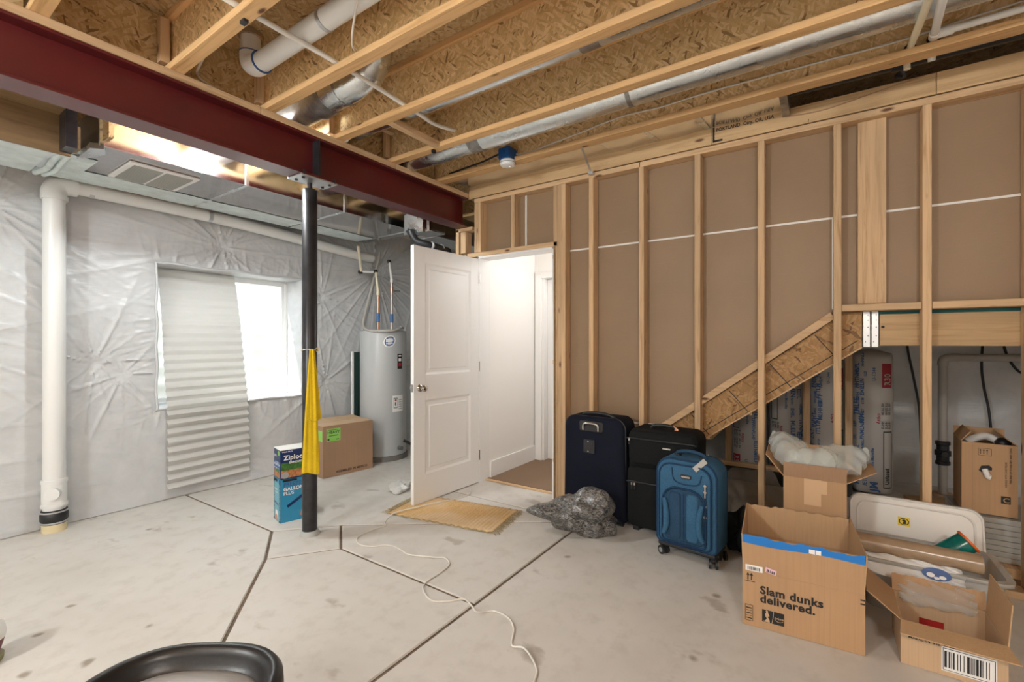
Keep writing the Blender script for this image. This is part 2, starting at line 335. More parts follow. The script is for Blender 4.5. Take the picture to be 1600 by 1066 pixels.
        if bevel:
            md = o.modifiers.new('bevel', 'BEVEL'); md.width = bevel; md.segments = seg; md.limit_method = 'ANGLE'; md.angle_limit = R(40)
            me.polygons.foreach_set('use_smooth', [True] * len(me.polygons)); me.set_sharp_from_angle(angle=R(50))
        return o

def tag(o, label, cat, group=None):
    o['label'] = label; o['category'] = cat
    if group: o['group'] = group
    return o
def thing(name, label, cat, loc=(0, 0, 0), rz=0, group=None):
    o = bpy.data.objects.new(name, None); C.objects.link(o); o.empty_display_size = 0.05
    o.location = loc; o.rotation_euler = (0, 0, R(rz)); return tag(o, label, cat, group)
def struct(name, loc=(0, 0, 0), rz=0):
    o = bpy.data.objects.new(name, None); C.objects.link(o); o.empty_display_size = 0.05; o.location = loc; o.rotation_euler = (0, 0, R(rz)); o['kind'] = 'structure'; return o
def lab(o, t): o['label'] = t; return o
def spline(pts, n=8):
    P_ = [Vector(p) for p in pts]; out = []
    for i in range(len(P_) - 1):
        a, b, c, d = P_[max(i - 1, 0)], P_[i], P_[i + 1], P_[min(i + 2, len(P_) - 1)]
        for k in range(n):
            t = k / n; out.append(0.5 * (2 * b + (c - a) * t + (2 * a - 5 * b + 4 * c - d) * t * t + (3 * b - a - 3 * c + d) * t ** 3))
    return out + [P_[-1]]
def rrect(w, h, r, n=6, cx=0, cy=0):
    pts = []
    for sx, sy, a0 in ((1, 1, 0), (-1, 1, 90), (-1, -1, 180), (1, -1, 270)):
        rr = r if not hasattr(r, '__len__') else (r[0] if sy > 0 else r[1])
        for k in range(n + 1):
            a = R(a0 + 90 * k / n); pts.append((cx + sx * (w / 2 - rr) + rr * math.cos(a), cy + sy * (h / 2 - rr) + rr * math.sin(a)))
    return pts
class Wave:   # smooth 3-d pseudo noise built from sines
    def __init__(s, n, f, seed, an=(1, 1, 1)):
        r = np.random.RandomState(seed); s.k = r.normal(size=(n, 3)) * f * np.array(an); s.p = r.rand(n) * 6.28
    def __call__(s, P): return np.sin(np.asarray(P) @ s.k.T + s.p).mean(-1)

# ------------------------------------------------------------------ floor: slab pieces between tooled joints
floor = struct('floor')
MB().box(-3.2, 6, -3.6, 4.7, -0.10, -0.009).build('subbase', 'groove', floor)
A_, B_, C_, D_ = (1.974, 2.777), (1.751, 2.463), (1.419, 2.713), (1.65, 3.074)
G3 = (2.99, 1.40); Q_ = (0.34, 1.40)
K1 = (2.965, 1.435)
slabs = [
    [(-3.2, -3.6), (6, -3.6), (6, 1.40), G3, (1.742, 1.40), Q_, (-3.2, 1.40)],
    [(-3.2, 1.40), Q_, C_, D_, (1.64, 4.66), (-3.2, 4.66)],
    [Q_, (1.742, 1.40), B_, C_],
    [(1.742, 1.40), G3, A_, B_],
    [A_, B_, C_, D_],
    [A_, K1, (2.965, 2.62), (6, 2.62), (6, 4.66), (1.64, 4.66), D_],
    [G3, (6, 1.40), (6, 2.62), (2.965, 2.62), K1]]
def inset(poly, d):
    n = len(poly); a = sum(poly[i][0] * poly[(i + 1) % n][1] - poly[(i + 1) % n][0] * poly[i][1] for i in range(n))
    if a < 0: poly = poly[::-1]
    out = []
    for i in range(n):
        p0, p1, p2 = Vector(poly[i - 1]), Vector(poly[i]), Vector(poly[(i + 1) % n])
        d1 = (p1 - p0).normalized(); d2 = (p2 - p1).normalized(); n1 = Vector((-d1.y, d1.x)); n2 = Vector((-d2.y, d2.x))
        k = n1 + n2
        out.append(tuple(p1 + (k / max(k.length_squared, 0.3) * 2) * d)); 
    return out
for pl in slabs:
    q = inset(pl, 0.0075); q2 = inset(pl, 0.0125); n = len(q); m = MB()
    m.add([(*p, -0.05) for p in q] + [(*p, -0.006) for p in q] + [(*p, 0.0) for p in q2],
          [tuple(range(2 * n, 3 * n))] + [(i, (i + 1) % n, n + (i + 1) % n, n + i) for i in range(n)] + [(n + i, n + (i + 1) % n, 2 * n + (i + 1) % n, 2 * n + i) for i in range(n)])
    m.mi = [0] + [1] * n + [0] * n; m.build('slab', ['concrete', 'groove'], floor)

# ------------------------------------------------------------------ back wall wrapped in plastic sheet
wb = struct('wall_back')
WX0, WX1, WZ0, WZ1 = 1.435, 2.665, 0.735, 1.91
for b in ((-3.2, WX0, 4.43, 4.72, -0.1, 2.95), (WX1, 6, 4.43, 4.72, -0.1, 2.95), (WX0, WX1, 4.43, 4.72, -0.1, WZ0), (WX0, WX1, 4.43, 4.72, WZ1, 2.95)):
    MB().box(*b).build('foundation_panel', 'wall_white', wb)
pins = [(1.93, 2.12, 0.028, 0.62, 21), (1.06, 1.12, 0.018, 0.35, 15), (3.62, 2.10, 0.03, 0.75, 27), (2.95, 0.86, 0.02, 0.4, 13), (0.55, 2.16, 0.02, 0.5, 14), (1.22, 1.03, 0.014, 0.3, 13), (0.30, 1.25, 0.018, 0.5, 15), (2.9, 1.75, 0.016, 0.4, 15), (3.9, 1.0, 0.02, 0.5, 17)]
nzA, nzB, nzC = Wave(14, 2.6, 1, (1, 1, 1)), Wave(22, 9, 2, (0.55, 1, 1.6)), Wave(16, 24, 3, (0.4, 1, 1.5))
def sheet_h(x, z):
    P_ = np.stack([x, 0 * x, z], -1); h = 0.012 * nzA(P_) + 0.006 * nzB(P_) + 0.002 * nzC(P_)
    for px, pz, dp, sp, nf in pins:
        dx, dz = x - px, z - pz; d = np.hypot(dx, dz); th = np.arctan2(dz, dx); e = np.exp(-d / sp)
        f1 = 1 - np.abs(np.sin(th * nf / 2 + 0.9 * np.sin(3 * th + px * 5) + 0.22 * d * np.sin(2 * th + px))); f2 = np.abs(np.sin(th * nf * 0.23 + px))
        f3 = 1 - np.abs(np.sin(th * nf * 1.1 + 2.0 * np.sin(2 * th + pz)))
        h = h - dp * np.exp(-d / 0.10) + e * np.minimum(1, d / 0.06) * (0.030 * f1 ** 5 * f2 + 0.007 * f3 ** 4)
    drag = 0.012 * (1 - np.abs(np.sin((z + x * 0.35) * 17 + 2.0 * np.sin(x * 3 + z * 2)))) ** 4 * (0.3 + 0.7 * np.abs(np.sin(z * 2.3 + 1)))
    h = h + np.where(x < 0.78, drag, 0.25 * drag)
    qx = np.maximum(np.maximum(WX0 - x, 0), x - WX1); qz = np.maximum(np.maximum(WZ0 - z, 0), z - WZ1); d = np.hypot(qx, qz); al = np.where(qx > qz, z, x)
    hw = 0.016 * np.exp(-d / 0.14) * (1 - np.abs(np.sin(al * 23 + 1.7 * np.sin(al * 9 + d * 6)))) ** 3 + 0.006 * np.exp(-d / 0.2) * (1 - np.abs(np.sin(al * 51 + 2 * np.sin(al * 13 - d * 8)))) ** 3
    h = np.where(d < 0.5, (h + hw) * np.minimum(1, 0.25 + d / 0.06), h)
    return h + np.where(z < 0.25, 0.05 * (1 - np.minimum(z, .25) / 0.25) ** 2 * (0.5 + 0.5 * np.sin(x * 5) * np.sin(x * 1.7 + 1)), 0)
nu, nv = 640, 250; X0, X1, Z0, Z1 = -1.2, 5.2, 0.004, 2.60
xs = np.linspace(X0, X1, nu + 1); zs = np.linspace(Z0, Z1, nv + 1)
xs[np.abs(xs - WX0).argmin()] = WX0; xs[np.abs(xs - WX1).argmin()] = WX1; zs[np.abs(zs - WZ0).argmin()] = WZ0; zs[np.abs(zs - WZ1).argmin()] = WZ1
gx, gz = np.meshgrid(xs, zs); gy = 4.405 - sheet_h(gx, gz)
m = MB(); m.v = [tuple(p) for p in np.stack([gx, gy, gz], -1).reshape(-1, 3).tolist()]
cxs, czs = (xs[:-1] + xs[1:]) / 2, (zs[:-1] + zs[1:]) / 2
for j in range(nv):
    hole = WZ0 < czs[j] < WZ1
    for i in range(nu):
        if hole and WX0 < cxs[i] < WX1: continue
        m.f.append((j * (nu + 1) + i, j * (nu + 1) + i + 1, (j + 1) * (nu + 1) + i + 1, (j + 1) * (nu + 1) + i))
m.mi = [0] * len(m.f); m.build('plastic_sheet', 'sheet', wb, smooth=80)
# sheet turned into the window recess: four crinkled reveals
def reveal(p, q, n=60):
    m = MB(); p, q = Vector(p), Vector(q); d = q - p; ln = d.length; nn = Vector((-d.z, 0, d.x)).normalized()
    def fn(u, v):
        k = p + d * u; wv = 0.012 * (1 - abs(math.sin(u * ln * 26 + 2 * math.sin(u * 9 + v * 3)))) ** 2 * math.sin(v * PI) + 0.006
        return k + nn * wv + Vector((0, 4.40 + 0.27 * v, 0))
    m.grid(n, 8, fn); return m.build('plastic_reveal', 'sheet', wb, smooth=70)
reveal((WX0, 0, WZ0), (WX1, 0, WZ0)); reveal((WX1, 0, WZ0), (WX1, 0, WZ1)); reveal((WX1, 0, WZ1), (WX0, 0, WZ1)); reveal((WX0, 0, WZ1), (WX0, 0, WZ0))
m = MB(); m.tube([(x, 4.395 + 0.006 * math.sin(x * 31), WZ0 + 0.004 * math.sin(x * 17)) for x in np.linspace(WX0 - .01, WX1 + .01, 40)], 0.010, 6)
m.tube([(x, 4.395 + 0.005 * math.sin(x * 27), WZ1 + 0.006 * math.sin(x * 13)) for x in np.linspace(WX0 - .01, WX1 + .01, 40)], 0.011, 6)
m.tube([(WX0 + 0.004 * math.sin(z * 19), 4.395, z) for z in np.linspace(WZ0, WZ1, 40)], 0.010, 6)
m.tube([(WX1 + 0.004 * math.sin(z * 23), 4.395, z) for z in np.linspace(WZ0, WZ1, 40)], 0.010, 6)
m.build('plastic_hem', 'sheet', wb, smooth=80)

# ------------------------------------------------------------------ window: sliding sash, white vinyl, and the well outside
w1 = struct('window_1')
def frame_y(x0, x1, z0, z1, t, y0, y1):
    m = MB(); m.box(x0, x1, y0, y1, z0, z0 + t).box(x0, x1, y0, y1, z1 - t, z1).box(x0, x0 + t, y0, y1, z0 + t, z1 - t).box(x1 - t, x1, y0, y1, z0 + t, z1 - t); return m
frame_y(WX0, WX1, WZ0, WZ1, 0.028, 4.655, 4.715).build('window_frame', 'vinyl', w1, bevel=0.003)
for x0, x1, y0 in ((WX0 + .025, 2.10, 4.69), (2.07, WX1 - .025, 4.665)):
    f = frame_y(x0, x1, WZ0 + .025, WZ1 - .025, 0.036, y0, y0 + 0.025).build('sash', 'vinyl', w1, bevel=0.003)
    MB().box(x0 + .03, x1 - .03, y0 + .010, y0 + .013, WZ0 + .055, WZ1 - .055).build('pane', 'glass', f)
ww = struct('trim_1')
m = MB()
def wellfn(u, v):
    a = PI * u; r = 0.78 + 0.012 * math.sin(v * 60); return (2.05 + r * math.cos(a), 4.725 + r * 1.05 * math.sin(a), 0.35 + 1.72 * v)
m.grid(40, 120, wellfn); m.build('well_liner', 'well', ww, smooth=80)
MB().box(1.0, 3.1, 4.73, 5.8, 0.30, 0.36).build('well_gravel', 'well', ww)
# pleated paper shade hung in the window and falling over the sill
sh = thing('window_shade', 'white pleated paper shade hanging over half the window and below the sill', 'blind')
def shade_fn(u, v):
    s = v * 1.92; z = 1.90 - s * 0.943
    pl = abs(((s / 0.078) % 1) * 2 - 1) - 0.5
    amp = 0.006 + 0.013 * min(1, max(0, (s - 0.35) / 0.9))
    if z > WZ0 + 0.02: y = 4.62 - 0.255 * (1 - (z - WZ0) / (1.90 - WZ0)) ** 0.9
    else: y = 4.362 - 0.006 * math.sin(z * 7)
    x = 1.487 + 0.625 * u + 0.018 * (1 - v) * (1 - u) + 0.01 * v * u + 0.004 * math.sin(v * 9)
    return (x, y - 0.012 + pl * amp * 2, z + 0.012 * u * v - 0.03 * (1 - u) * 0)
m = MB(); m.grid(6, 200, shade_fn); so = m.build('pleated_paper', 'shade', sh)
md = so.modifiers.new('thick', 'SOLIDIFY'); md.thickness = 0.0012
MB().box(1.49, 2.10, 4.612, 4.632, 1.885, 1.902).build('shade_rail', 'vinyl', sh)

# ------------------------------------------------------------------ ceiling: subfloor, I-joists, blocking
ceil = struct('ceiling')
for i in range(8):
    for j in range(4):
        x0 = -3.2 + 1.22 * i; y0 = -3.6 + 2.44 * j - (0.6 if i % 2 else 0)
        MB().box(x0 + .002, min(x0 + 1.218, 6.05), y0 + .002, min(y0 + 2.438, 4.8), 2.945, 2.965).build('subfloor_panel', 'osb_xy', ceil)
def joist(x, y0, y1, z0=2.642, fl=0.058, h=0.302):
    wb_ = MB().box(x + fl / 2 - .006, x + fl / 2 + .006, y0, y1, z0 + .030, z0 + h - .030).build('joist', 'osb_yz', ceil)
    MB().box(x, x + fl, y0, y1, z0, z0 + .035).build('flange', 'wood_yy', wb_, bevel=0.002)
    MB().box(x, x + fl, y0, y1, z0 + h - .035, z0 + h).build('flange', 'wood_yy', wb_, bevel=0.002)
    return wb_
JX = [0.445, 0.938, 1.412, 1.884, 2.366, 2.872]
for x in [-2.5, -2.01, -1.52, -1.03, -0.54, -0.05] + JX: joist(x, -3.55, 2.775, fl=0.062 if x < 2.8 else 0.085)
for x in [-1.03, -0.54, -0.05] + JX + [3.36, 3.85]: joist(x, 2.79, 4.42, fl=0.062)
for i in range(5):   # OSB blocking over the beam, open in one bay where the ducts pass
    if i == 2: continue
    x0, x1 = JX[i] + 0.062, JX[i + 1]
    if i == 3: x0 += 0.10
    MB().box(x0, x1, 2.80, 2.83, 2.644, 2.94).build('blocking_panel', 'osb_xz', ceil)
MB().box(-0.05 + .06, JX[0], 2.80, 2.83, 2.644, 2.94).build('blocking_panel', 'osb_xz', ceil)
for x in JX[1:5]: MB().box(x - 0.030, x + 0.012, 2.735, 2.775, 2.68, 2.905).build('squash_block', 'wood_z', ceil, bevel=0.002)
b = MB().box(JX[3] + .062, JX[4], 2.235, 2.247, 2.675, 2.91).build('blocking_joist', 'osb_xz', ceil)
MB().box(JX[3] + .062, JX[4], 2.215, 2.267, 2.642, 2.677).build('flange', 'wood_x', b); MB().box(JX[3] + .062, JX[4], 2.215, 2.267, 2.909, 2.944).build('flange', 'wood_x', b)
MB().box(2.16, 2.30, 2.60, 2.64, 2.80, 2.835).build('wood_block', 'wood_x', ceil)
MB().box(-3.2, 0.70, 3.30, 3.325, 2.26, 2.46).build('plywood_panel', 'ply', ceil)
MB().box(0.655, 0.70, 3.18, 3.30, 2.27, 2.62).build('hanger_block', 'steel_dark', ceil); MB().box(0.70, 0.72, 3.22, 3.30, 2.28, 2.40).build('hanger_block', 'ply', ceil)
MB().box(0.84, 0.862, 3.24, 3.34, 2.40, 2.62).build('osb_scrap', 'osb_xz', ceil)
MB().box(-3.2, 0.70, 2.90, 3.30, 2.46, 2.475).build('plywood_soffit', 'ply', ceil)

# ------------------------------------------------------------------ right stud wall with drywall beyond
XR, XD = 3.274, 3.363
wr = struct('wall_right')
def stud(y, z0, z1, x0=XR, x1=XD, t=0.038, mat='wood_z', name='stud'):
    return MB().box(x0, x1, y - t, y, z0, z1).build(name, mat, wr, bevel=0.003)
for y in (1.501, 1.107, 0.722, 0.341, -0.052, -0.443, -0.829, -1.22, -1.61, -2.0, -2.4, -2.8, -3.2): stud(y, 0.038, 2.545)
stud(1.815, 0.0, 2.545, t=0.036); stud(1.779, 0.0, 2.545, XR, XD); stud(1.742, 0.038, 2.545)
for y0, y1 in ((-3.6, -0.95), (-0.95, 1.10), (1.10, 2.64)): MB().box(XR, XD, y0 + .002, y1 - .002, 2.545, 2.583).build('top_plate', 'wood_y', wr, bevel=0.003)
for y0, y1 in ((-3.6, 0.34), (0.34, 1.74), (2.66, 2.86)): MB().box(XR, XD, y0 + .002, y1 - .002, 0, 0.038).build('bottom_plate', 'wood_y', wr, bevel=0.003)
# over the door
stud(2.602, 2.092, 2.545); stud(2.636, 2.092, 2.545, t=0.034); stud(2.232, 2.092, 2.545, name='cripple_stud'); 
MB().box(XR, XD, 1.779, 2.72, 2.053, 2.092).build('header', 'wood_y', wr, bevel=0.003)
MB().box(XD - 0.012, XD - 0.002, 2.118, 2.133, 2.09, 2.545).build('seam_tape', 'tape', wr)
# post and trimmer carrying the beam
stud(2.76, 0.038, 2.085, name='post'); stud(2.86, 0.038, 2.33, name='post'); stud(2.80, 2.10, 2.30, name='post', t=0.06); MB().box(XR, XD, 2.66, 2.86, 2.303, 2.336).build('bearing_block', 'wood_y', wr, bevel=0.002)
# drywall sheets: upper and lower rows, taped seams, cut along the stair
dry = [[(-3.6, 2.02), (1.74, 2.02), (1.74, 2.60), (-3.6, 2.60)], [(-3.6, 1.452), (-0.051, 1.452), (-0.051, 2.018), (-3.6, 2.018)],
       [(-0.049, 1.455), (0.985, 0.672), (1.74, 0.672), (1.74, 2.018), (-0.049, 2.018)], [(0.99, 0.664), (1.74, 0.664), (1.74, 0.095)],
       [(1.74, 2.10), (2.66, 2.10), (2.66, 2.60), (1.74, 2.60)]]
for p in dry: MB().prism(p, XD + .001, XD + .013, axis=0).build('drywall_sheet', 'drywall', wr)
def strip(y0, y1, z0, z1): MB().box(XD - .003, XD + .0015, y0, y1, z0, z1).build('seam_tape', 'tape', wr)
strip(-3.6, 1.74, 2.013, 2.025); strip(-0.056, -0.045, 1.47, 2.013); strip(0.99, 1.74, 0.664, 0.677)
MB().box(XD - .038, XD - .001, -0.297, -0.168, 1.494, 2.545).build('flat_board', 'wood_z', wr, bevel=0.003)
for y0, y1 in ((-0.443 - .038 + .001 + .038, -0.09), (-0.829, -0.482)): MB().box(XR + .004, XD - .004, y0 + .001, y1 - .001, 1.452, 1.490).build('blocking', 'wood_y', wr, bevel=0.003)
MB().box(XR + .004, XD - .004, -1.20, -0.868, 1.452, 1.490).build('blocking', 'wood_y', wr, bevel=0.003)
# timber on top of the plate with the mill stamp
for y0, y1 in ((-3.6, -0.50), (-0.498, 0.612), (0.614, 2.70)): MB().box(XR, XR + .09, y0, y1, 2.590, 2.705).build('rim_timber', 'timber', wr, bevel=0.003)
m = MB(); U_, V_ = (0, -1, 0), (0, 0, 1)
m.text('PORTLAND  Ctry, OR, USA', (XR - .001, 0.585, 2.668), U_, V_, 0.031, 0.03, sx=0.86).text('!', (XR - .001, 0.075, 2.592), U_, V_, 0.03)
m.quad((XR - .001, 0.606, 2.60), U_, V_, 0, 0.012, 0, 0.10).quad((XR - .001, 0.606, 2.60), U_, V_, 0, 0.06, 0, 0.014)
m.build('mill_stamp', 'black', wr)
lab(MB().tube(spline([(XR - .004, 0.19, 2.655), (XR - .004, 0.0, 2.645), (XR - .004, -0.2, 2.668), (XR - .004, -0.45, 2.70)]), 0.003, 6).build('wire', 'card_dark', wr), 'thin brown wire')

# walls of the rest of the basement (behind the camera) and under the stairs
wl = struct('wall_left'); MB().box(-3.25, -3.2, -3.6, 4.72, 0, 2.95).build('wall_panel', 'wall_white', wl)
wf = struct('wall_front'); MB().box(-3.2, 6, -3.65, -3.6, 0, 2.95).build('wall_panel', 'wall_white', wf)
ws = struct('wall_side')
nzS = Wave(18, 7, 9, (1, 0.6, 1.4))
def wsfn(u, v):
    y, z = 1.2 - 4.6 * u, 2.94 * v; return (5.46 - 0.02 * nzS(np.array([[0, y, z]]))[0] - 0.012 * (1 - abs(math.sin(z * 9 + y * 3 + math.sin(y * 4)))) ** 3, y, z)
m = MB(); m.grid(120, 80, wsfn); m.build('plastic_sheet', 'sheet', ws, smooth=80)
MB().box(5.50, 5.6, -3.6, 4.72, 0, 2.95).build('foundation_panel', 'wall_white', ws)

# ------------------------------------------------------------------ doorway, hall
dj = struct('trim_2')
MB().box(XR - .004, XD + .06, 1.806, 1.824, 0, 2.05).build('door_jamb', 'white_paint', dj, bevel=0.002)
MB().box(XR - .004, XD + .06, 2.575, 2.593, 0, 2.05).build('door_jamb', 'white_paint', dj, bevel=0.002)
MB().box(XR - .004, XD + .06, 1.806, 2.593, 2.034, 2.052).build('door_jamb', 'white_paint', dj, bevel=0.002)
MB().box(XR - .01, XR + .03, 1.795, 1.806, 0.0, 2.06).build('jamb_edge', 'ply', dj)
for z in (0.30, 1.10, 1.95): MB().box(XR - .012, XR - .003, 1.800, 1.812, z, z + 0.03).build('shim', 'wood_y', dj)
MB().box(XR + .012, XR + .03, 1.8235, 1.826, 0.90, 0.955).build('strike_plate', 'chrome', dj)
wh = struct('wall_hall')
MB().box(XD + .06, 4.62, 2.575, 2.62, 0, 2.42).build('wall_panel', 'wall_white', wh); MB().box(XD + .015, XD + .058, 2.593, 2.63, 0, 2.42).build('wall_panel', 'wall_white', wh)
MB().box(4.24, 4.62, 2.478, 2.574, 0, 2.42).build('wall_panel', 'wall_white', wh); MB().box(4.24, 4.62, 1.0, 2.478, 1.955, 2.42).build('wall_panel', 'wall_white', wh); MB().box(4.36, 4.62, 1.0, 2.478, 0, 1.955).build('wall_panel', 'wall_white', wh)
MB().box(XD + .02, 4.24, 1.03, 1.07, 0, 2.42).build('wall_panel', 'wall_white', wh); MB().box(XD + .02, 4.62, 1.03, 2.62, 2.42, 2.44).build('ceiling_panel', 'wall_white', wh)
bb = struct('baseboard_hall')
MB().box(XD + .06, 4.218, 2.557, 2.575, 0.0, 0.165).build('baseboard', 'white_paint', bb, bevel=0.003)
d2 = struct('trim_3')
for b in ((4.218, 4.24, 2.485, 2.560, 0, 2.025), (4.218, 4.24, 1.20, 2.485, 1.955, 2.025)): MB().box(*b).build('door_casing', 'white_paint', d2, bevel=0.004)
MB().box(4.24, 4.36, 2.462, 2.477, 0, 1.955).build('door_jamb', 'white_paint', d2)
dd = struct('door_2'); MB().box(4.315, 4.35, 1.60, 2.460, 0.022, 1.95).build('door_leaf', 'white_paint', dd)
cp = struct('floor_carpet'); MB().box(XD + .03, 4.36, 1.07, 2.575, -0.004, 0.016).build('carpet', 'carpet', cp); MB().box(XD - .005, XD + .03, 1.824, 2.575, 0.001, 0.012).build('threshold_strip', 'wood_y', cp, bevel=0.003)

# ------------------------------------------------------------------ open door leaf, hung on the far jamb, swung into the room
d1 = struct('door_1', (3.268, 2.578, 0.010), 177.3)
W_, H_, T_ = 0.765, 2.018, 0.035
MB().box(0.02, W_ - 0.02, -T_ + .008, -.008, 0.02, H_ - 0.02).build('door_core', 'white_paint', d1)
for x0, x1 in ((0, 0.112), (W_ - 0.118, W_)): MB().box(x0, x1, -T_, 0, 0, H_).build('stile', 'white_paint', d1, bevel=0.0015)
for z0, z1 in ((0, 0.215), (0.806, 1.004), (1.895, H_)): MB().box(0.112, W_ - 0.118, -T_, 0, z0, z1).build('rail', 'white_paint', d1)
for z0, z1 in ((0.215, 0.806), (1.004, 1.895)):
    x0, x1 = 0.112, W_ - 0.118; m = MB()
    def ring(d, y): return [(x0 + d, y, z0 + d), (x1 - d, y, z0 + d), (x1 - d, y, z1 - d), (x0 + d, y, z1 - d)]
    rs = [ring(0, 0), ring(0.008, -0.004), ring(0.020, -0.0085), ring(0.045, -0.0075), ring(0.052, -0.0035)]
    for a, b in zip(rs, rs[1:]): m.add(a + b, [(i, (i + 1) % 4, 4 + (i + 1) % 4, 4 + i) for i in range(4)])
    m.add(rs[-1], [(0, 1, 2, 3)]); m.build('door_panel', 'white_paint', d1)
    m = MB(); m.box(x0, x1, -T_, -T_ + .009, z0, z1); m.build('door_panel', 'white_paint', d1)
kn = MB().lathe([(0.030, 0), (0.031, 0.004), (0.026, 0.010), (0.011, 0.013), (0.011, 0.032), (0.022, 0.036), (0.027, 0.046), (0.026, 0.058), (0.018, 0.064), (0.002, 0.066)], (0.702, 0, 0.905), 24, (0, 1, 0)).build('knob', 'chrome', d1, smooth=50)
MB().lathe([(0.030, 0), (0.026, 0.010), (0.011, 0.013), (0.011, 0.032), (0.025, 0.040), (0.026, 0.055), (0.002, 0.064)], (0.702, -T_, 0.905), 24, (0, -1, 0)).build('knob', 'chrome', d1, smooth=50)
MB().box(W_ - .001, W_ + .0015, -T_ + .005, -.005, 0.875, 0.935).build('latch_plate', 'chrome', d1)
for z in (0.2, 1.0, 1.8): MB().cyl((-0.004, 0.004, z), (-0.004, 0.004, z + 0.09), 0.006).build('hinge', 'chrome', d1)

# ------------------------------------------------------------------ steel beam, column
be = thing('steel_beam', 'long dark red painted steel I-beam under the ceiling joists', 'beam')
BX0, BX1 = -3.2, 3.272; YB = 2.777
MB().box(BX0, BX1, YB - .004, YB + .004, 2.352, 2.585).build('web', 'red', be)
MB().box(BX0, BX1, YB - .074, YB + .078, 2.338, 2.352).build('flange', 'red', be, bevel=0.002)
MB().box(BX0, BX1, YB - .074, YB + .078, 2.585, 2.599).build('flange', 'red', be, bevel=0.002)
for x0, x1 in ((-3.2, 1.385), (1.388, 2.40), (2.403, 3.272)): lab(MB().box(x0, x1, 2.700, 2.845, 2.600, 2.641).build('nailer_plate', 'wood_x', be, bevel=0.003), 'pale wooden plate bolted along the beam')
lab(MB().box(1.757, 1.769, YB - .072, YB - .004, 2.352, 2.585).build('stiffener', 'steel_dark', be), 'blackish stiffener plate')
co = thing('support_column', 'dark steel post under the red beam with a screw jack on top', 'column', (1.763, 2.815, 0))
MB().lathe([(0.047, 0.008), (0.047, 2.278), (0.042, 2.284)], n=28).build('post', 'steel_dark', co, smooth=40)
MB().lathe([(0.064, 0.001), (0.060, 0.016), (0.052, 0.03), (0.0485, 0.032)], n=28).build('base_collar', 'grille', co, smooth=40)
MB().lathe([(0.016, 2.284), (0.016, 2.327)], n=16).build('screw_jack', 'steel_dark', co, smooth=40)
MB().box(-0.13, 0.13, -0.115, 0.045, 2.327, 2.337).build('cap_plate', 'steel_grey', co, bevel=0.002)
m = MB()
for x in (-0.11, 0.11):
    m.tube([(x, -0.115, 2.332), (x, -0.115, 2.358), (x, -0.09, 2.358)], 0.006, 6)
    for y in (-0.08, 0.0): m.cyl((x * 0.85, y, 2.319), (x * 0.85, y, 2.327), 0.010, n=6)
m.build('beam_clip', 'steel_dark', co)

# yellow cloth tied to the column
yc = thing('yellow_cloth', 'yellow cloth hanging from a string tied around the steel column', 'cloth', (1.763, 2.815, 0))
m = MB(); m.tube([(0.050 * math.cos(a), 0.050 * math.sin(a), 1.222 + 0.006 * math.sin(a * 2)) for a in np.linspace(0, 2 * PI, 33)[:-1]], 0.0032, 6, closed=True)
m.tube(spline([(0.0, -0.052, 1.222), (0.018, -0.058, 1.235), (0.03, -0.056, 1.22), (0.01, -0.058, 1.212)]), 0.003, 6); m.build('tie_string', 'string', yc)
rt = Vector((math.sin(R(34.13)), -math.cos(R(34.13)), 0)); to = Vector((-math.cos(R(57.9)), -math.sin(R(57.9)), 0)); sd = Vector((-to.y, to.x, 0)) * -1
if sd.dot(rt) < 0: sd = -sd
def cloth(z0, z1, top, bot, o0, o1, off, ph):
    def fn(u, v):
        k = v ** 0.75; hw = top * (1 - k) + bot * k; c = o0 * (1 - v) + o1 * v
        s = c + (u - .5) * 2 * hw; cv = math.sqrt(max(0.0, 0.050 ** 2 - min(abs(s), 0.046) ** 2))
        wv = (0.010 * math.sin(u * 7.5 + ph + v * 0.8) + 0.004 * math.sin(u * 15 + ph * 2)) * min(1, 0.3 + v) 
        p = sd * s + to * (cv + off + wv + 0.012 * math.sin(min(1, v * 4) * PI / 2)); return (p.x, p.y, z0 + (z1 - z0) * v + 0.010 * math.sin(u * 5 + ph) * v)
    return fn
m = MB(); m.grid(30, 60, cloth(1.228, 0.415, 0.010, 0.055, 0.012, 0.006, 0.006, 0.3)); o = m.build('long_fold', 'yellow', yc, smooth=80); md = o.modifiers.new('t', 'SOLIDIFY'); md.thickness = 0.004
m = MB(); m.grid(24, 50, cloth(1.228, 0.765, 0.012, 0.040, 0.014, 0.030, 0.020, 2.0)); o = m.build('short_fold', 'yellow', yc, smooth=80); md = o.modifiers.new('t', 'SOLIDIFY'); md.thickness = 0.004

# ------------------------------------------------------------------ main duct with its register
du = thing('supply_duct', 'wide sheet metal trunk duct above the plastic covered window wall', 'duct')
ZD = 2.382
def ductbox(x0, x1, y0, y1, z0, z1): return MB().box(x0, x1, y0, y1, z0, z1)
ductbox(0.83, 3.32, 3.37, 4.235, ZD, 2.62).build('duct_shell', 'duct_metal', du, bevel=0.004)
for x in (1.62, 2.42, 3.2): ductbox(x, x + 0.025, 3.362, 4.238, ZD - .004, 2.625).build('duct_joint', 'galv', du, bevel=0.002)
ductbox(-3.2, 0.74, 3.66, 4.235, ZD - .004, 2.60).build('duct_shell', 'galv', du, bevel=0.004)
nzD = Wave(10, 14, 21)
def smear(x0, x1, y0, y1, z, n=20):   # brushed duct sealant
    def fn(u, v):
        e = 0.012 * math.sin(u * 31) * (v - .5); return (x0 + (x1 - x0) * u, y0 + (y1 - y0) * v + e, z - 0.0015 - 0.0015 * nzD(np.array([[u * 3, v * 3, x0]]))[0])
    return MB().grid(n, 8, fn)
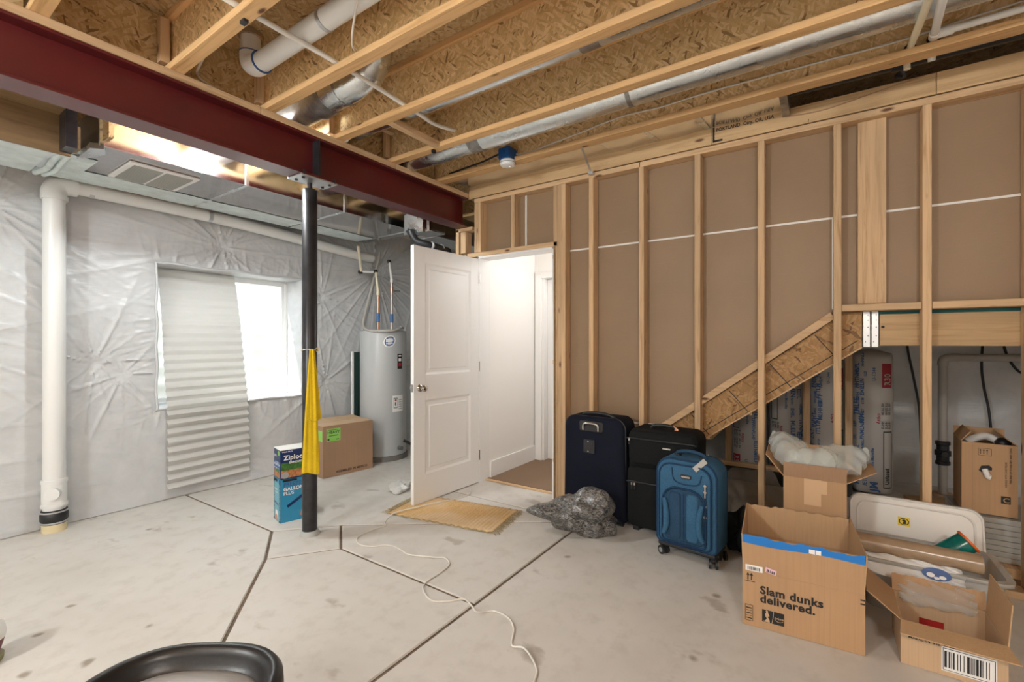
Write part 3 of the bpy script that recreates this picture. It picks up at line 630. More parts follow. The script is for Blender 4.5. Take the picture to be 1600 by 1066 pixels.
lab(smear(0.74, 0.90, 3.66, 4.235, ZD - .003).build('sealant', 'sealant', du), 'pale blue grey brushed sealant'); smear(0.9, 3.2, 3.95, 4.235, ZD - .002, 60).build('sealant', 'sealant', du); smear(-2, 0.70, 3.68, 4.235, ZD - .006, 60).build('sealant', 'sealant', du)
for x0, h in ((0.735, 0.028), (0.775, 0.022)):
    m = MB(); m.tube(spline([(x0 + 0.02, 3.62, ZD + .03), (x0, 3.85, ZD - .012), (x0 + .01, 4.05, ZD - .014), (x0 - .01, 4.23, ZD - .008)]), 0.016, 8); m.build('flange_joint', 'sealant', du, smooth=60)
m = MB(); m.prism([(0.80, 3.40), (0.85, 3.36), (0.88, 3.45), (0.84, 3.60), (0.80, 3.66)], ZD - .02, ZD + .012); m.build('torn_flange', 'galv', du)
rg = MB().box(1.005, 1.385, 3.485, 3.905, ZD - .014, ZD - .001); rgo = rg.build('register_plate', 'white_paint', du, bevel=0.004)
for x0, x1 in ((1.035, 1.187), (1.203, 1.355)):
    MB().box(x0, x1, 3.52, 3.87, ZD - .0165, ZD - .0135).build('register_grille', 'grille', rgo)
    m = MB()
    for y in np.arange(3.53, 3.87, 0.017): m.box(x0, x1, y, y + .006, ZD - .0195, ZD - .016)
    s = m.build('grille_fin', 'grille', rgo); s['kind'] = 'stuff'
# bundle by the door head: smaller duct, hose, straps
bd = thing('branch_duct', 'metal branch duct above the open door, strapped beside the red beam', 'duct')
MB().box(3.36, 4.2, 3.18, 3.50, 2.33, 2.60).build('duct_shell', 'duct_metal', bd, bevel=0.004); MB().box(2.98, 3.26, 2.98, 3.20, 2.30, 2.52).build('duct_shell', 'duct_metal', bd, bevel=0.004)
MB().box(3.02, 3.04, 2.972, 3.21, 2.292, 2.53).build('strap', 'tape', bd); MB().box(2.955, 2.985, 2.97, 3.21, 2.27, 2.53).build('duct_joint', 'galv', bd)
hs = thing('black_hose', 'black insulated hose running behind the top of the open door', 'hose')
MB().tube(spline([(2.93, 3.10, 2.29), (2.96, 3.06, 2.20), (3.02, 2.98, 2.165), (3.12, 2.95, 2.15), (3.26, 2.95, 2.14), (3.27, 2.96, 2.13)]), 0.033, 12).build('hose', 'rubber', hs, smooth=60)
MB().tube(spline([(2.93, 3.14, 2.30), (2.99, 3.10, 2.22), (3.10, 3.06, 2.20), (3.27, 3.06, 2.19)]), 0.022, 10).build('hose', 'rubber', hs, smooth=60)
for x in (3.04, 3.17): MB().cyl((x, 2.95, 2.155), (x + .012, 2.95, 2.155), 0.036).build('clamp', 'steel_grey', hs)

# bulb between beam and duct
lb = thing('ceiling_bulb', 'bare bulb on a porcelain lampholder behind the red beam', 'lamp', (1.44, 3.10, 2.642))
MB().lathe([(0.055, 0), (0.055, -0.012), (0.03, -0.04), (0.022, -0.05)]).build('lampholder', 'white_paint', lb, smooth=40)
MB().lathe([(0.013, -0.05), (0.016, -0.065), (0.028, -0.09), (0.030, -0.108), (0.022, -0.128), (0.003, -0.137)]).build('bulb', 'bulb', lb, smooth=80)

# ------------------------------------------------------------------ round ducts in the joist bays
def rduct(name, label, pts, r, bands, mat='galv'):
    t = thing(name, label, 'duct'); MB().tube(pts, r, 24).build('duct_pipe', mat, t, smooth=60)
    for p, q, rr in bands: MB().cyl(p, q, rr, n=24).build('duct_band', 'galv_dark', t, smooth=40)
    return t
rduct('round_duct', 'long round metal duct in the bay beside the smoke detector', [(2.56, 3.6, 2.715), (2.56, -3.4, 2.715)], 0.083,
      [((2.56, 1.98, 2.715), (2.56, 2.08, 2.715), 0.0845), ((2.56, 0.90, 2.715), (2.56, 0.925, 2.715), 0.0855)])
rduct('round_duct', 'round metal duct running hidden above the next joist, white tube crossing below it', [(2.04, 3.6, 2.768), (2.04, -3.4, 2.768)], 0.076, [((2.04, 0.88, 2.768), (2.04, 0.98, 2.768), 0.0775)])
t = thing('elbow_duct', 'short dented metal elbow duct dropping from the subfloor over the beam', 'duct')
MB().tube(spline([(1.66, 3.5, 2.73), (1.66, 2.85, 2.73), (1.66, 2.50, 2.74)], 10), 0.088, 24).build('duct_pipe', 'galv_dark', t, smooth=60)
MB().tube(spline([(1.66, 2.50, 2.745), (1.66, 2.40, 2.755), (1.675, 2.26, 2.77), (1.70, 2.14, 2.83), (1.71, 2.08, 2.94)], 6), [0.096] * 25, 24).build('elbow', 'galv', t, smooth=35)
MB().cyl((1.66, 2.545, 2.738), (1.66, 2.44, 2.75), 0.099, n=24).build('duct_band', 'galv_dark', t, smooth=40)
MB().cyl((1.668, 2.33, 2.762), (1.672, 2.30, 2.766), 0.0995, n=24).build('duct_band', 'galv_dark', t, smooth=40)
# panned joist bay above the stud wall
M['pan'] = plain('pan_metal', (0.72, 0.71, 0.69), 0.16, metal=0.95)
pn = thing('joist_pan', 'shiny sheet metal pan closing the joist bay above the stud wall', 'duct')
m = MB(); m.grid(2, 40, lambda u, v: (2.95 + 0.325 * u, 2.66 - 2.46 * v, 2.700 - 0.045 * math.sin(0) - 0.050 * (1 - u) + 0.004 * math.sin(v * 40)))
o = m.build('pan_sheet', 'pan', pn); md = o.modifiers.new('t', 'SOLIDIFY'); md.thickness = 0.001
for y in (2.30, 1.25, 0.95, 0.62): MB().hexa([(2.95, y, 2.6475), (3.275, y, 2.6975), (3.275, y + .035, 2.6975), (2.95, y + .035, 2.6475)], [(2.95, y, 2.652), (3.275, y, 2.702), (3.275, y + .035, 2.702), (2.95, y + .035, 2.652)]).build('pan_seam', 'galv', pn)
MB().box(2.955, 3.268, 0.165, 0.205, 2.655, 2.93).build('pan_end', 'galv_dark', pn)
MB().bar((2.93, 1.40, 2.642), (3.255, 1.47, 2.575), 0.014, 0.003).build('hanger_strap', 'steel_grey', pn); MB().box(3.235, 3.272, 1.45, 1.49, 2.560, 2.578).build('hanger_strap', 'steel_grey', pn)
bp = thing('black_pipe', 'black pipe in the joist bay above the stud wall', 'pipe')
MB().tube([(3.12, 0.16, 2.735), (3.12, -3.4, 2.70)], 0.030, 16).build('pipe', 'abs', bp, smooth=60)
MB().cyl((3.12, -0.30, 2.731), (3.12, -0.36, 2.730), 0.038).build('coupling', 'abs', bp, smooth=40)
MB().tube(spline([(3.16, -0.34, 2.72), (3.19, -0.36, 2.69), (3.22, -0.33, 2.71), (3.21, -0.37, 2.735)]), 0.010, 8).build('valve_handle', 'steel_dark', bp, smooth=60)

# ------------------------------------------------------------------ pipes overhead
t = thing('drain_pipe', 'white drain pipe with an elbow hung between two joists', 'pipe')
MB().tube([(1.262, 2.46, 2.752), (1.262, -3.3, 2.775)], 0.048, 24).build('pipe', 'pvc', t, smooth=60)
MB().tube(spline([(1.262, 2.45, 2.752), (1.262, 2.51, 2.755), (1.262, 2.556, 2.782), (1.262, 2.566, 2.835)], 6), 0.055, 24).build('elbow', 'pvc', t, smooth=60)
MB().cyl((1.262, 2.566, 2.825), (1.262, 2.566, 2.945), 0.048, n=24).build('pipe', 'pvc', t, smooth=60)
MB().cyl((1.262, 2.566, 2.830), (1.262, 2.566, 2.836), 0.0565).build('primer_ring', 'logo_blue', t); MB().cyl((1.262, 2.452, 2.752), (1.262, 2.446, 2.752), 0.0565).build('primer_ring', 'logo_blue', t)
MB().cyl((1.262, 1.90, 2.754), (1.262, 1.88, 2.754), 0.051).build('hanger_strap', 'steel_grey', t, smooth=40)
MB().cyl((1.262, 2.566, 2.92), (1.262, 2.566, 2.9445), 0.062).build('hole_patch', 'kraft', t)
t = thing('water_tube', 'thin white water tube crossing the joists below the drain pipe', 'pipe')
MB().tube(spline([(-1.0, 2.045, 2.69), (0.9, 2.04, 2.69), (1.5, 2.045, 2.692), (1.98, 2.06, 2.682), (2.2, 2.10, 2.70), (2.40, 2.098, 2.735)]), 0.0125, 12).build('tube', 'pex', t, smooth=60)
MB().box(0.965, 0.985, 2.02, 2.055, 2.628, 2.643).build('pipe_clip', 'rubber', t); MB().box(2.372, 2.40, 2.28, 2.30, 2.62, 2.644).build('pipe_clip', 'rubber', t)
t = thing('supply_pipe', 'cream water pipe passing slanted through the right end joist', 'pipe')
MB().tube([(2.09, -0.321, 2.945), (2.09, -0.321, 2.52), (2.11, -0.322, 2.511), (2.88, -0.348, 2.687), (3.02, -0.352, 2.70)], 0.0145, 12).build('pipe', 'cpvc', t, smooth=60)
MB().cyl((2.9060, -0.348, 2.690), (2.9075, -0.348, 2.690), 0.024).build('hole', 'dark_void', t); MB().tube([(3.02, -0.352, 2.70), (3.035, -0.352, 2.685), (3.035, -0.352, 2.65)], 0.0145, 12).build('elbow', 'cpvc', t, smooth=60)
t = thing('supply_pipe', 'white water pipe with a tee fitting branching along the right end joist', 'pipe')
MB().tube([(2.09, -0.345, 2.945), (2.09, -0.345, 2.50), (2.11, -0.347, 2.494), (2.88, -0.43, 2.70), (3.0, -0.442, 2.728)], 0.0155, 12).build('pipe', 'pex', t, smooth=60); MB().tube([(2.836, -0.45, 2.690), (2.836, -3.4, 2.722)], 0.0155, 12).build('pipe', 'pex', t, smooth=60)
MB().tube([(2.80, -0.4215, 2.679), (2.872, -0.429, 2.698)], 0.021, 14).build('tee', 'pex', t, smooth=40); MB().tube([(2.836, -0.43, 2.689), (2.836, -0.49, 2.690)], 0.021, 14).build('tee', 'pex', t, smooth=40)
MB().tube([(2.874, -0.4295, 2.6985), (2.884, -0.4305, 2.701)], 0.0185, 14).build('fitting_ring', 'rubber', t, smooth=40)
MB().cyl((2.9060, -0.433, 2.706), (2.9075, -0.433, 2.706), 0.026).build('hole', 'dark_void', t); MB().tube([(3.0, -0.442, 2.728), (3.035, -0.445, 2.66)], 0.0155, 12).build('elbow', 'pex', t, smooth=60)
t = thing('electric_cable', 'grey cable stapled along the last joist towards the smoke detector', 'cable')
pts = [(2.896, y, z) for y, z in ((1.93, 2.70), (1.80, 2.688), (1.62, 2.705), (1.4, 2.725), (1.1, 2.755), (0.85, 2.745), (0.58, 2.752), (0.3, 2.748), (0.0, 2.742), (-0.3, 2.735), (-0.7, 2.755), (-1.4, 2.77), (-3.3, 2.77))]
MB().tube(spline(pts), 0.0055, 8).build('cable', 'cord', t, smooth=60)
t = thing('electric_cable', 'dark cable drooping along the joist between beam and smoke detector', 'cable')
MB().tube(spline([(2.893, 2.60, 2.69), (2.893, 2.45, 2.70), (2.893, 2.25, 2.712), (2.893, 2.08, 2.735), (2.89, 2.0, 2.72)]), 0.007, 8).build('cable', 'steel_dark', t, smooth=60)
t = thing('electric_cable', 'white cable looping down beside the first joist left of the drain elbow', 'cable')
MB().tube(spline([(1.06, 2.35, 2.78), (1.05, 2.50, 2.75), (1.06, 2.66, 2.72), (1.10, 2.785, 2.70), (1.25, 2.79, 2.675), (1.40, 2.79, 2.665)]), 0.006, 8).build('cable', 'cord', t, smooth=60)
t = thing('electric_cable', 'white cable hanging in front of the drain pipe between joists', 'cable')
MB().tube(spline([(1.17, 1.42, 2.90), (1.18, 1.50, 2.78), (1.25, 1.66, 2.685), (1.36, 1.83, 2.68), (1.435, 1.90, 2.70)]), 0.005, 8).build('cable', 'cord', t, smooth=60)
# junction box and smoke detector
t = thing('junction_box', 'blue plastic electrical box on the last joist', 'box', (2.855, 1.975, 2.66))
MB().box(-0.055, 0.05, -0.05, 0.05, -0.01, 0.075).build('box_shell', 'junction', t, bevel=0.006); MB().box(-0.06, -0.05, -0.01, 0.01, 0.02, 0.05).build('mounting_ear', 'junction', t)
t = thing('smoke_detector', 'round white smoke detector fixed below the blue box', 'smoke detector', (2.855, 1.975, 2.65))
MB().lathe([(0.052, 0), (0.058, -0.006), (0.060, -0.022), (0.052, -0.040), (0.030, -0.047), (0.002, -0.048)], n=32).build('detector_body', 'pvc', t, smooth=45)
MB().lathe([(0.0605, -0.020), (0.0615, -0.023), (0.0605, -0.026)], n=32, caps=False).build('vent_ring', 'grey_print', t, smooth=45); MB().lathe([(0.012, -0.047), (0.012, -0.051), (0.002, -0.052)], (0.015, -0.01, 0)).build('test_button', 'white', t, smooth=45)

# ------------------------------------------------------------------ waste pipe on the back wall
t = thing('waste_pipe', 'tall white waste pipe turning along the window wall under the duct', 'pipe')
px, py = 0.83, 4.305
MB().tube([(px, py, 0.06), (px, py, 2.25)], 0.058, 28).build('pipe', 'pvc', t, smooth=60)
MB().tube(spline([(px, py, 2.24), (px, py, 2.30), (px + .035, py, 2.343), (px + .11, py, 2.352)], 6), 0.066, 28).build('elbow', 'pvc', t, smooth=60)
for z0, z1 in ((2.235, 2.265),): MB().cyl((px, py, z0), (px, py, z1), 0.069, n=28).build('elbow_hub', 'pvc', t, smooth=40)
MB().tube(spline([(px + .10, py, 2.352), (2.0, py + .01, 2.338), (3.2, py + .03, 2.262), (3.5, py + .04, 2.25)]), 0.050, 24).build('pipe', 'pvc', t, smooth=60)
for x, z in ((1.02, 2.351), (1.78, 2.344), (2.72, 2.295)): MB().cyl((x - .014, py + .005, z), (x + .014, py + .005, z), 0.0525, n=24).build('pipe_strap', 'steel_grey', t, smooth=40)
MB().cyl((px, py, 0.165), (px, py, 0.345), 0.064, n=28).build('cleanout_tee', 'pvc', t, smooth=40)
for z in (0.165, 0.325): MB().cyl((px, py, z), (px, py, z + .025), 0.0675, n=28).build('tee_hub', 'pvc', t, smooth=40)
MB().cyl((px - .01, py - .04, 0.262), (px - .028, py - .075, 0.262), 0.040, n=24).build('cleanout_plug', 'pvc', t, smooth=40)
MB().lathe([(0.060, 0.050), (0.067, 0.055), (0.067, 0.072), (0.072, 0.078), (0.072, 0.118), (0.067, 0.124), (0.067, 0.142), (0.060, 0.146)], (px, py, 0), 28).build('rubber_coupling', 'rubber', t, smooth=50)
for z in (0.058, 0.128): MB().cyl((px, py, z), (px, py, z + .010), 0.0685, n=28).build('hose_clamp', 'steel_grey', t, smooth=40)
MB().lathe([(0.064, 0.0), (0.064, 0.052), (0.058, 0.056)], (px, py, 0), 28).build('stub', 'cream', t, smooth=40)

# ------------------------------------------------------------------ staircase seen from behind
stp = thing('staircase', 'open backed staircase with an OSB stringer rising behind the studs to a landing', 'stairs')
zt = lambda y: 0.668 + (0.985 - y) * 0.765
zl = lambda y: 0.637 + (0.637 - y) * 0.738
SX = XD + .002
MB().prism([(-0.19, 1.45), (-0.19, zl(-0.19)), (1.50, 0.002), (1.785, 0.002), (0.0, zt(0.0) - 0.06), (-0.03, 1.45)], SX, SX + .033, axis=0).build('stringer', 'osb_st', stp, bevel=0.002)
lab(MB().bar((SX + .017, -0.19, zl(-0.19) - .004), (SX + .017, 1.50, zl(1.50) - .003), 0.036, 0.008).build('edge_strip', 'wood_y', stp), 'pale edge along the bottom of the stringer')
MB().bar((XD - .010, 0.985 + .02, zt(1.005) - .026), (XD - .010, -0.05, zt(-0.05) - .026), 0.058, 0.045).build('slope_board', 'wood_y', stp, bevel=0.003)
m = MB()
def pl(y0, z0, y1, z1): m.bar((SX - .0008, y0, z0), (SX - .0008, y1, z1), 0.0012, 0.005, up=(0, -(z1 - z0), (y1 - y0)))
pl(-0.17, zl(-0.17) + .05, 1.2, zl(1.2) + .05)
for y in (0.90, 0.66, 0.42, 0.18, -0.06): pl(y + 0.10, zt(y + .10) - .075, y + 0.10 - 0.115, zl(y - .015) + .006)
m.build('layout_line', 'black', stp)
for k in range(6):
    y1 = 1.40 - 0.247 * k; z = 0.19 * (k + 1) + 0.06
    MB().box(SX + .034, 4.60, y1 - 0.27, y1, z - .03, z).build('tread', 'osb_xy', stp); MB().box(SX + .034, 4.60, y1 - .247, y1 - .23, z, z + .16).build('riser', 'osb_xz', stp)
MB().box(SX + .036, 5.3, -2.2, -0.2, 1.432, 1.45).build('landing_deck', 'osb_xy', stp)
MB().box(SX, SX + .036, -2.2, -0.270, 1.253, 1.432).build('landing_rim', 'timber', stp, bevel=0.003)
MB().box(SX + .002, SX + .034, -2.2, -0.266, 1.433, 1.450).build('foam_strip', 'teal_strip', stp)
for y in (-0.60, -1.1, -1.7): MB().box(SX + .036, 4.6, y, y + .038, 1.253, 1.43).build('landing_joist', 'wood_x', stp)
for y0, y1 in ((-0.226, -0.196), (-0.264, -0.234)):
    hb = MB().box(SX - .003, SX - .0005, y0, y1, 1.246, 1.452).build('joist_hanger', 'steel_grey', stp); m = MB()
    for z in (1.275, 1.31, 1.36, 1.40, 1.43): m.cyl((SX - .0038, (y0 + y1) / 2 + (.006 if int(z * 1000) % 2 else -.006), z), (SX - .003, (y0 + y1) / 2 + (.006 if int(z * 1000) % 2 else -.006), z), 0.003, n=8)
    m.build('nail_hole', 'black', hb)
MB().cyl((SX - .001, -0.285, 1.36), (SX + .0005, -0.285, 1.36), 0.008, n=12).build('knot', 'dark_void', stp)

sw = struct('wall_under_stairs')
for y in (0.755, 0.139, -0.152): MB().box(4.66, 4.71, y - .05, y, 0.17, 1.5 if y < .3 else 1.0).build('stud', 'wood_z', sw, bevel=0.003)
MB().box(4.66, 4.71, -0.20, 1.0, 0.13, 0.17).build('bottom_plate', 'wood_y', sw, bevel=0.003); MB().box(4.67, 4.70, -0.20, 1.0, 0, 0.13).build('kick_board', 'dark_void', sw)
MB().box(4.62, 4.65, 1.0, 1.06, 0, 2.4).build('end_post', 'wood_z', sw)

# insulation bags: rounded upright bags with printed fronts
def insulation(x, y, wd, dp, h, label, flip, kind, rz=-90):
    t = thing('insulation_bag', label, 'insulation', (x, y, 0.002), rz, 'printed insulation bags under the stairs')
    def fy(px): return -dp / 2 * max(0.0, 1 - min(1, abs(px) / (wd / 2)) ** 3.2) ** (1 / 3.2)
    def sup(a):
        c, s_ = math.cos(a), math.sin(a); e = 2 / 3.2
        return (wd / 2 * math.copysign(abs(c) ** e, c), dp / 2 * math.copysign(abs(s_) ** e, s_))
    nz = Wave(10, 16, int(abs(y) * 100) + 5); m = MB(); na, nh = 40, 30
    def fn(u, v):
        a = 2 * PI * u; px, pyy = sup(a); z = h * v
        k = 1.0 if 0.06 < v < 0.94 else math.sqrt(max(0.0, 1 - ((abs(v - .5) - .44) / .06) ** 2)) * 0.45 + 0.55
        if v in (0, 1): k *= 0.05
        q = 0.006 * nz(np.array([[px * 4, pyy * 4, z]]))[0]
        return (px * k + q * math.cos(a), pyy * k + q * math.sin(a) * 0.4, z)
    m.grid(na, nh, fn); m.build('bag_skin', 'insul', t, smooth=70)
    con = lambda p: Vector((p.x, fy(p.x) - 0.006, p.z))
    u, v = ((0, 0, 1), (-1, 0, 0)) if not flip else ((0, 0, -1), (1, 0, 0))
    O = lambda a, b: (a, 0, b) if not flip else (-a, 0, h - b)
    def patch(x0, x1, z0, z1, mat, nm):
        if flip: x0, x1, z0, z1 = -x1, -x0, h - z1, h - z0
        g = MB(); g.grid(6, 2, lambda a, b: (x0 + (x1 - x0) * a, fy(x0 + (x1 - x0) * a) - 0.0045, z0 + (z1 - z0) * b)); g.build(nm, mat, t, smooth=80)
    e = wd / 2
    # columns of print; reading up the bag
    patch(e * .42, e * .86, h * .74, h * .90, 'bag_red', 'red_panel')
    g = MB(); g.text('R30', O(e * .80, h * .755), u, v, wd * .20, 0.02, con); g.build('lettering', 'insul', t)
    g = MB(); g.text('U-1344', O(e * .15, h * .785), u, v, wd * .12, 0.02, con); g.text('JM', O(e * .22, h * .05), u, v, wd * .24, 0.05, con); g.text('Johns Manville', O(e * .06, h * .19), u, v, wd * .10, 0.03, con)
    rr = random.Random(int(x * 100 + y * 77))
    for c0 in (-.72, -.38):
        z = h * .08
        while z < h * .9:
            l = rr.uniform(.03, .10); ln = ''.join(rr.choice('EHILTNMF') for _ in range(int(l * 60 / wd / 3) + 1))
            g.text(ln, O(e * c0 + e * rr.choice((0, .12)), z), u, v, wd * rr.choice((.09, .13, .17)), 0.03, con); z += l + rr.uniform(.03, .07)
    g.build('lettering', 'bag_blue', t)
    g = MB(); g.text('Attics', O(e * .34, h * .50), u, v, wd * .12, 0.02, con); g.build('lettering', 'bag_red', t)
    g = MB(); g.text('Unfaced', O(e * .74, h * .10), u, v, wd * .13, 0.03, con)
    for k, c0 in enumerate((.50, .66, .80)):
        g.text('HH.EE ILLI' if k % 2 else 'HE.ILL EH', O(e * c0, h * .56), u, v, wd * .075, 0.02, con); g.text('EL.HH', O(e * c0, h * .47), u, v, wd * .075, 0.02, con)
    def ln(x0, x1, z0, z1):
        if flip: x0, x1, z0, z1 = -x1, -x0, h - z1, h - z0
        g.grid(3, 1, lambda a, b: (x0 + (x1 - x0) * a, fy(x0 + (x1 - x0) * a) - 0.005, z0 + (z1 - z0) * b))
    for q in ((.48, .86, .075, .082), (.48, .86, .445, .452), (.48, .51, .075, .45), (.83, .86, .075, .45)): ln(e * q[0], e * q[1], h * q[2], h * q[3])
    g.build('lettering', 'black', t)
    return t
insulation(4.94, -0.335, 0.29, 0.40, 1.22, 'tall white R30 insulation bag at the right end of the row under the stairs', False, 0)
insulation(4.95, -0.03, 0.26, 0.38, 1.17, 'red and white R30 insulation bag behind the stud above the air pillow box', False, 0)
insulation(4.95, 0.27, 0.28, 0.38, 1.05, 'insulation bag with blue print standing behind the box of air pillows', True, 1)
insulation(4.95, 0.58, 0.29, 0.38, 0.85, 'upside down R30 insulation bag leftmost in the row behind the blue suitcase', True, 1)

# waste pipe and cables under the landing
t = thing('stair_waste_pipe', 'grey pipe with a black rubber coupling standing under the stair landing', 'pipe')
MB().tube([(5.16, -0.825, 0.0), (5.16, -0.825, 1.09)], 0.030, 18).build('pipe', 'pvc_grey', t, smooth=60)
MB().tube(spline([(5.16, -0.825, 1.08), (5.16, -0.83, 1.125), (5.16, -0.865, 1.145), (5.16, -0.92, 1.147)], 6), 0.035, 18).build('elbow', 'pvc_grey', t, smooth=60)
MB().tube([(5.16, -0.91, 1.147), (5.16, -2.0, 1.17)], 0.030, 18).build('pipe', 'pvc_grey', t, smooth=60)
MB().lathe([(0.034, 0.255), (0.048, 0.26), (0.048, 0.285), (0.04, 0.29), (0.04, 0.33), (0.052, 0.335), (0.052, 0.375), (0.04, 0.38), (0.04, 0.42), (0.048, 0.425), (0.048, 0.45), (0.034, 0.455)], (5.16, -0.825, 0), 20).build('rubber_coupling', 'rubber', t, smooth=40)
MB().cyl((5.13, -0.825, 0.355), (5.08, -0.825, 0.355), 0.022).build('valve_knob', 'rubber', t)
MB().box(5.10, 5.22, -0.89, -0.76, 0.001, 0.02).build('floor_flange', 'card_pale', t)
for lb_, pts in (('black cable hanging left of the grey pipe under the landing', [(5.40, -0.62, 1.38), (5.38, -0.63, 1.2), (5.36, -0.66, 1.0), (5.34, -0.70, .7), (5.33, -0.71, .4), (5.30, -0.72, .12), (5.29, -0.72, .02)]),
                 ('black cable hanging behind the moving box under the landing', [(5.40, -1.12, 1.40), (5.38, -1.10, 1.1), (5.36, -1.11, .9), (5.36, -1.14, .7), (5.36, -1.16, .4)]),
                 ('black cable curving to the right edge under the landing', [(5.40, -1.22, 1.40), (5.38, -1.24, 1.2), (5.36, -1.30, 1.05), (5.36, -1.40, .98)])):
    t = thing('hanging_cable', lb_, 'cable'); MB().tube(spline(pts), 0.009, 8).build('cable', 'rubber', t, smooth=60)
t = thing('lumber_offcut', 'short board lying on the floor in front of the grey pipe', 'lumber', (4.85, -0.80, 0.0), 12)
MB().box(-0.07, 0.07, -0.25, 0.25, 0.001, 0.04).build('board', 'wood_y', t, bevel=0.003)
t = thing('lumber_offcut', 'thin dark board lying beside the tall insulation bag', 'lumber', (4.42, -0.52, 0.0), -70)
MB().box(-0.05, 0.05, -0.22, 0.22, 0.001, 0.03).build('board', 'ply', t, bevel=0.003)

# ------------------------------------------------------------------ cardboard boxes
def carton(root, wd, dp, h, mat='card', inside='card_in', closed=False, t=0.005):
    if closed:
        MB().box(-wd / 2, wd / 2, -dp / 2, dp / 2, 0.001, h).build('box_body', mat, root, bevel=0.003); return
    m = MB(); m.box(-wd / 2, wd / 2, -dp / 2, dp / 2, 0.001, t)
    m.box(-wd / 2, wd / 2, -dp / 2, -dp / 2 + t, t, h).box(-wd / 2, wd / 2, dp / 2 - t, dp / 2, t, h).box(-wd / 2, -wd / 2 + t, -dp / 2 + t, dp / 2 - t, t, h).box(wd / 2 - t, wd / 2, -dp / 2 + t, dp / 2 - t, t, h)
    m.build('box_body', mat, root)
def flap(root, p0, p1, ang, ln, h, up_out, mat='card', t=0.004, ragged=0, taper=0.0, name='flap'):
    """hinged along p0-p1 (2-d) at height h; ang from straight up (0) to folded outwards (90)"""
    p0, p1 = Vector((*p0, h)), Vector((*p1, h)); ax = (p1 - p0); L = ax.length; ax.normalize(); out = Vector((*up_out, 0))
    d = Vector((0, 0, 1)) * math.cos(R(ang)) + out * math.sin(R(ang)); nn = ax.cross(d).normalized() * t / 2; m = MB(); n = 24 if ragged else 1
    rr = random.Random(int(L * 1000)); lo, hi = [], []
    for i in range(n + 1):
        f = i / n; tp = taper * (f - .5) * -2
        lo.append(p0 + ax * L * f); hi.append(p0 + ax * (L * f + tp * 0.5 * ln) + d * (ln + (rr.uniform(-ragged, ragged) if ragged else 0)))
    v = []
    for a, b in zip(lo, hi): v += [a - nn, a + nn, b + nn, b - nn]
    f = []
    for i in range(n):
        a = 4 * i; b = a + 4; f += [(a + k, a + (k + 1) % 4, b + (k + 1) % 4, b + k) for k in range(4)]
    f += [(3, 2, 1, 0), (4 * n, 4 * n + 1, 4 * n + 2, 4 * n + 3)]
    m.add(v, f); return m.build(name, mat, root), (p0, ax, d, L)

# big box with the printed slogan
wd, dp, h = 0.444, 0.46, 0.247
sb = thing('cardboard_box', 'large open cardboard box with black slogan and blue taped front flap', 'box', (2.3155 + dp / 2 * .997 + .002, 0.079 + dp / 2 * .079, 0.001), -85.5)
carton(sb, wd, dp, h)
flap(sb, (-wd / 2, -dp / 2 + .003), (wd / 2, -dp / 2 + .003), 0.5, 0.155, h, (0, -1))
flap(sb, (-wd / 2 + .003, -dp / 2), (-wd / 2 + .003, dp / 2), 2, 0.160, h, (-1, 0), 'card_in'); flap(sb, (wd / 2 - .003, -dp / 2), (wd / 2 - .003, dp / 2), 3, 0.160, h, (1, 0), 'card_in')
flap(sb, (-wd / 2, dp / 2 - .003), (wd / 2, dp / 2 - .003), 2, 0.155, h, (0, 1), 'card_in', ragged=0.006)
fy = -dp / 2 - .0012; U3, V3 = (1, 0, 0), (0, 0, 1)
m = MB()
def tapefn(u, v):
    return (-wd / 2 + wd * u, fy - .0022 - 0.0004, h + 0.124 + 0.033 * v + (0.003 * math.sin(u * 40) + 0.004 * math.sin(u * 13) if v > 0.9 else 0) - 0.004 * (v < .1) * math.sin(u * 7))
m.grid(40, 3, tapefn); lab(m.build('blue_tape', 'tape_blue', sb), 'torn blue tape strip'); 
m = MB(); m.quad((0.03, fy - .0035, h + .128), U3, V3, 0, .022, 0, .018).quad((0.055, fy - .0035, h + .128), U3, V3, 0, .018, 0, .018); m.build('tape_print', 'white', sb)
m = MB(); X_ = -wd / 2
m.text('Slam dunks', (X_ + .070, fy, 0.156), U3, V3, 0.0475, 0.036, sx=1.02); m.text('delivered.', (X_ + .070, fy, 0.118), U3, V3, 0.0475, 0.036, sx=1.02)
def arrow(x, z):
    m.quad((x, fy, z), U3, V3, -.0022, .0022, 0, .022); m.add([(x - .007, fy, z + .020), (x + .007, fy, z + .020), (x, fy, z + .033)], [(0, 1, 2)])
arrow(X_ + .022, .205); arrow(X_ + .036, .205); m.quad((X_ + .008, fy, .198), U3, V3, 0, .042, 0, .0025)
bx0, bz0 = X_ + .010, .022   # ladder of bars
for q in ((0, .032, 0, .002), (0, .032, .070, .072), (0, .002, 0, .072), (.030, .032, 0, .072), (.004, .028, .010, .014), (.004, .028, .022, .0235), (.004, .028, .032, .036), (.004, .028, .045, .047), (.004, .028, .055, .060)): m.quad((bx0, fy, bz0), U3, V3, *q)
m.quad((X_ + .078, fy, .034), U3, V3, 0, .084, 0, .054)
m.quad((wd / 2 - .016, fy, .222), U3, V3, 0, .016, 0, .006).quad((wd / 2 - .016, fy, .206), U3, V3, 0, .016, 0, .006)
m.build('print', 'black', sb)
m = MB(); lx, lz, ly = X_ + .078, .034, fy - .0006   # two-part badge: figure with ball, word with smile
fig = [(.004, .0), (.026, .0), (.024, .012), (.017, .024), (.024, .027), (.023, .034), (.018, .040), (.020, .046), (.016, .051), (.011, .050), (.010, .045), (.012, .041), (.008, .034), (.009, .024), (.014, .016), (.010, .008)]
m.add([(lx + .004 + a, ly, lz + .002 + b) for a, b in fig], [tuple(range(len(fig)))])
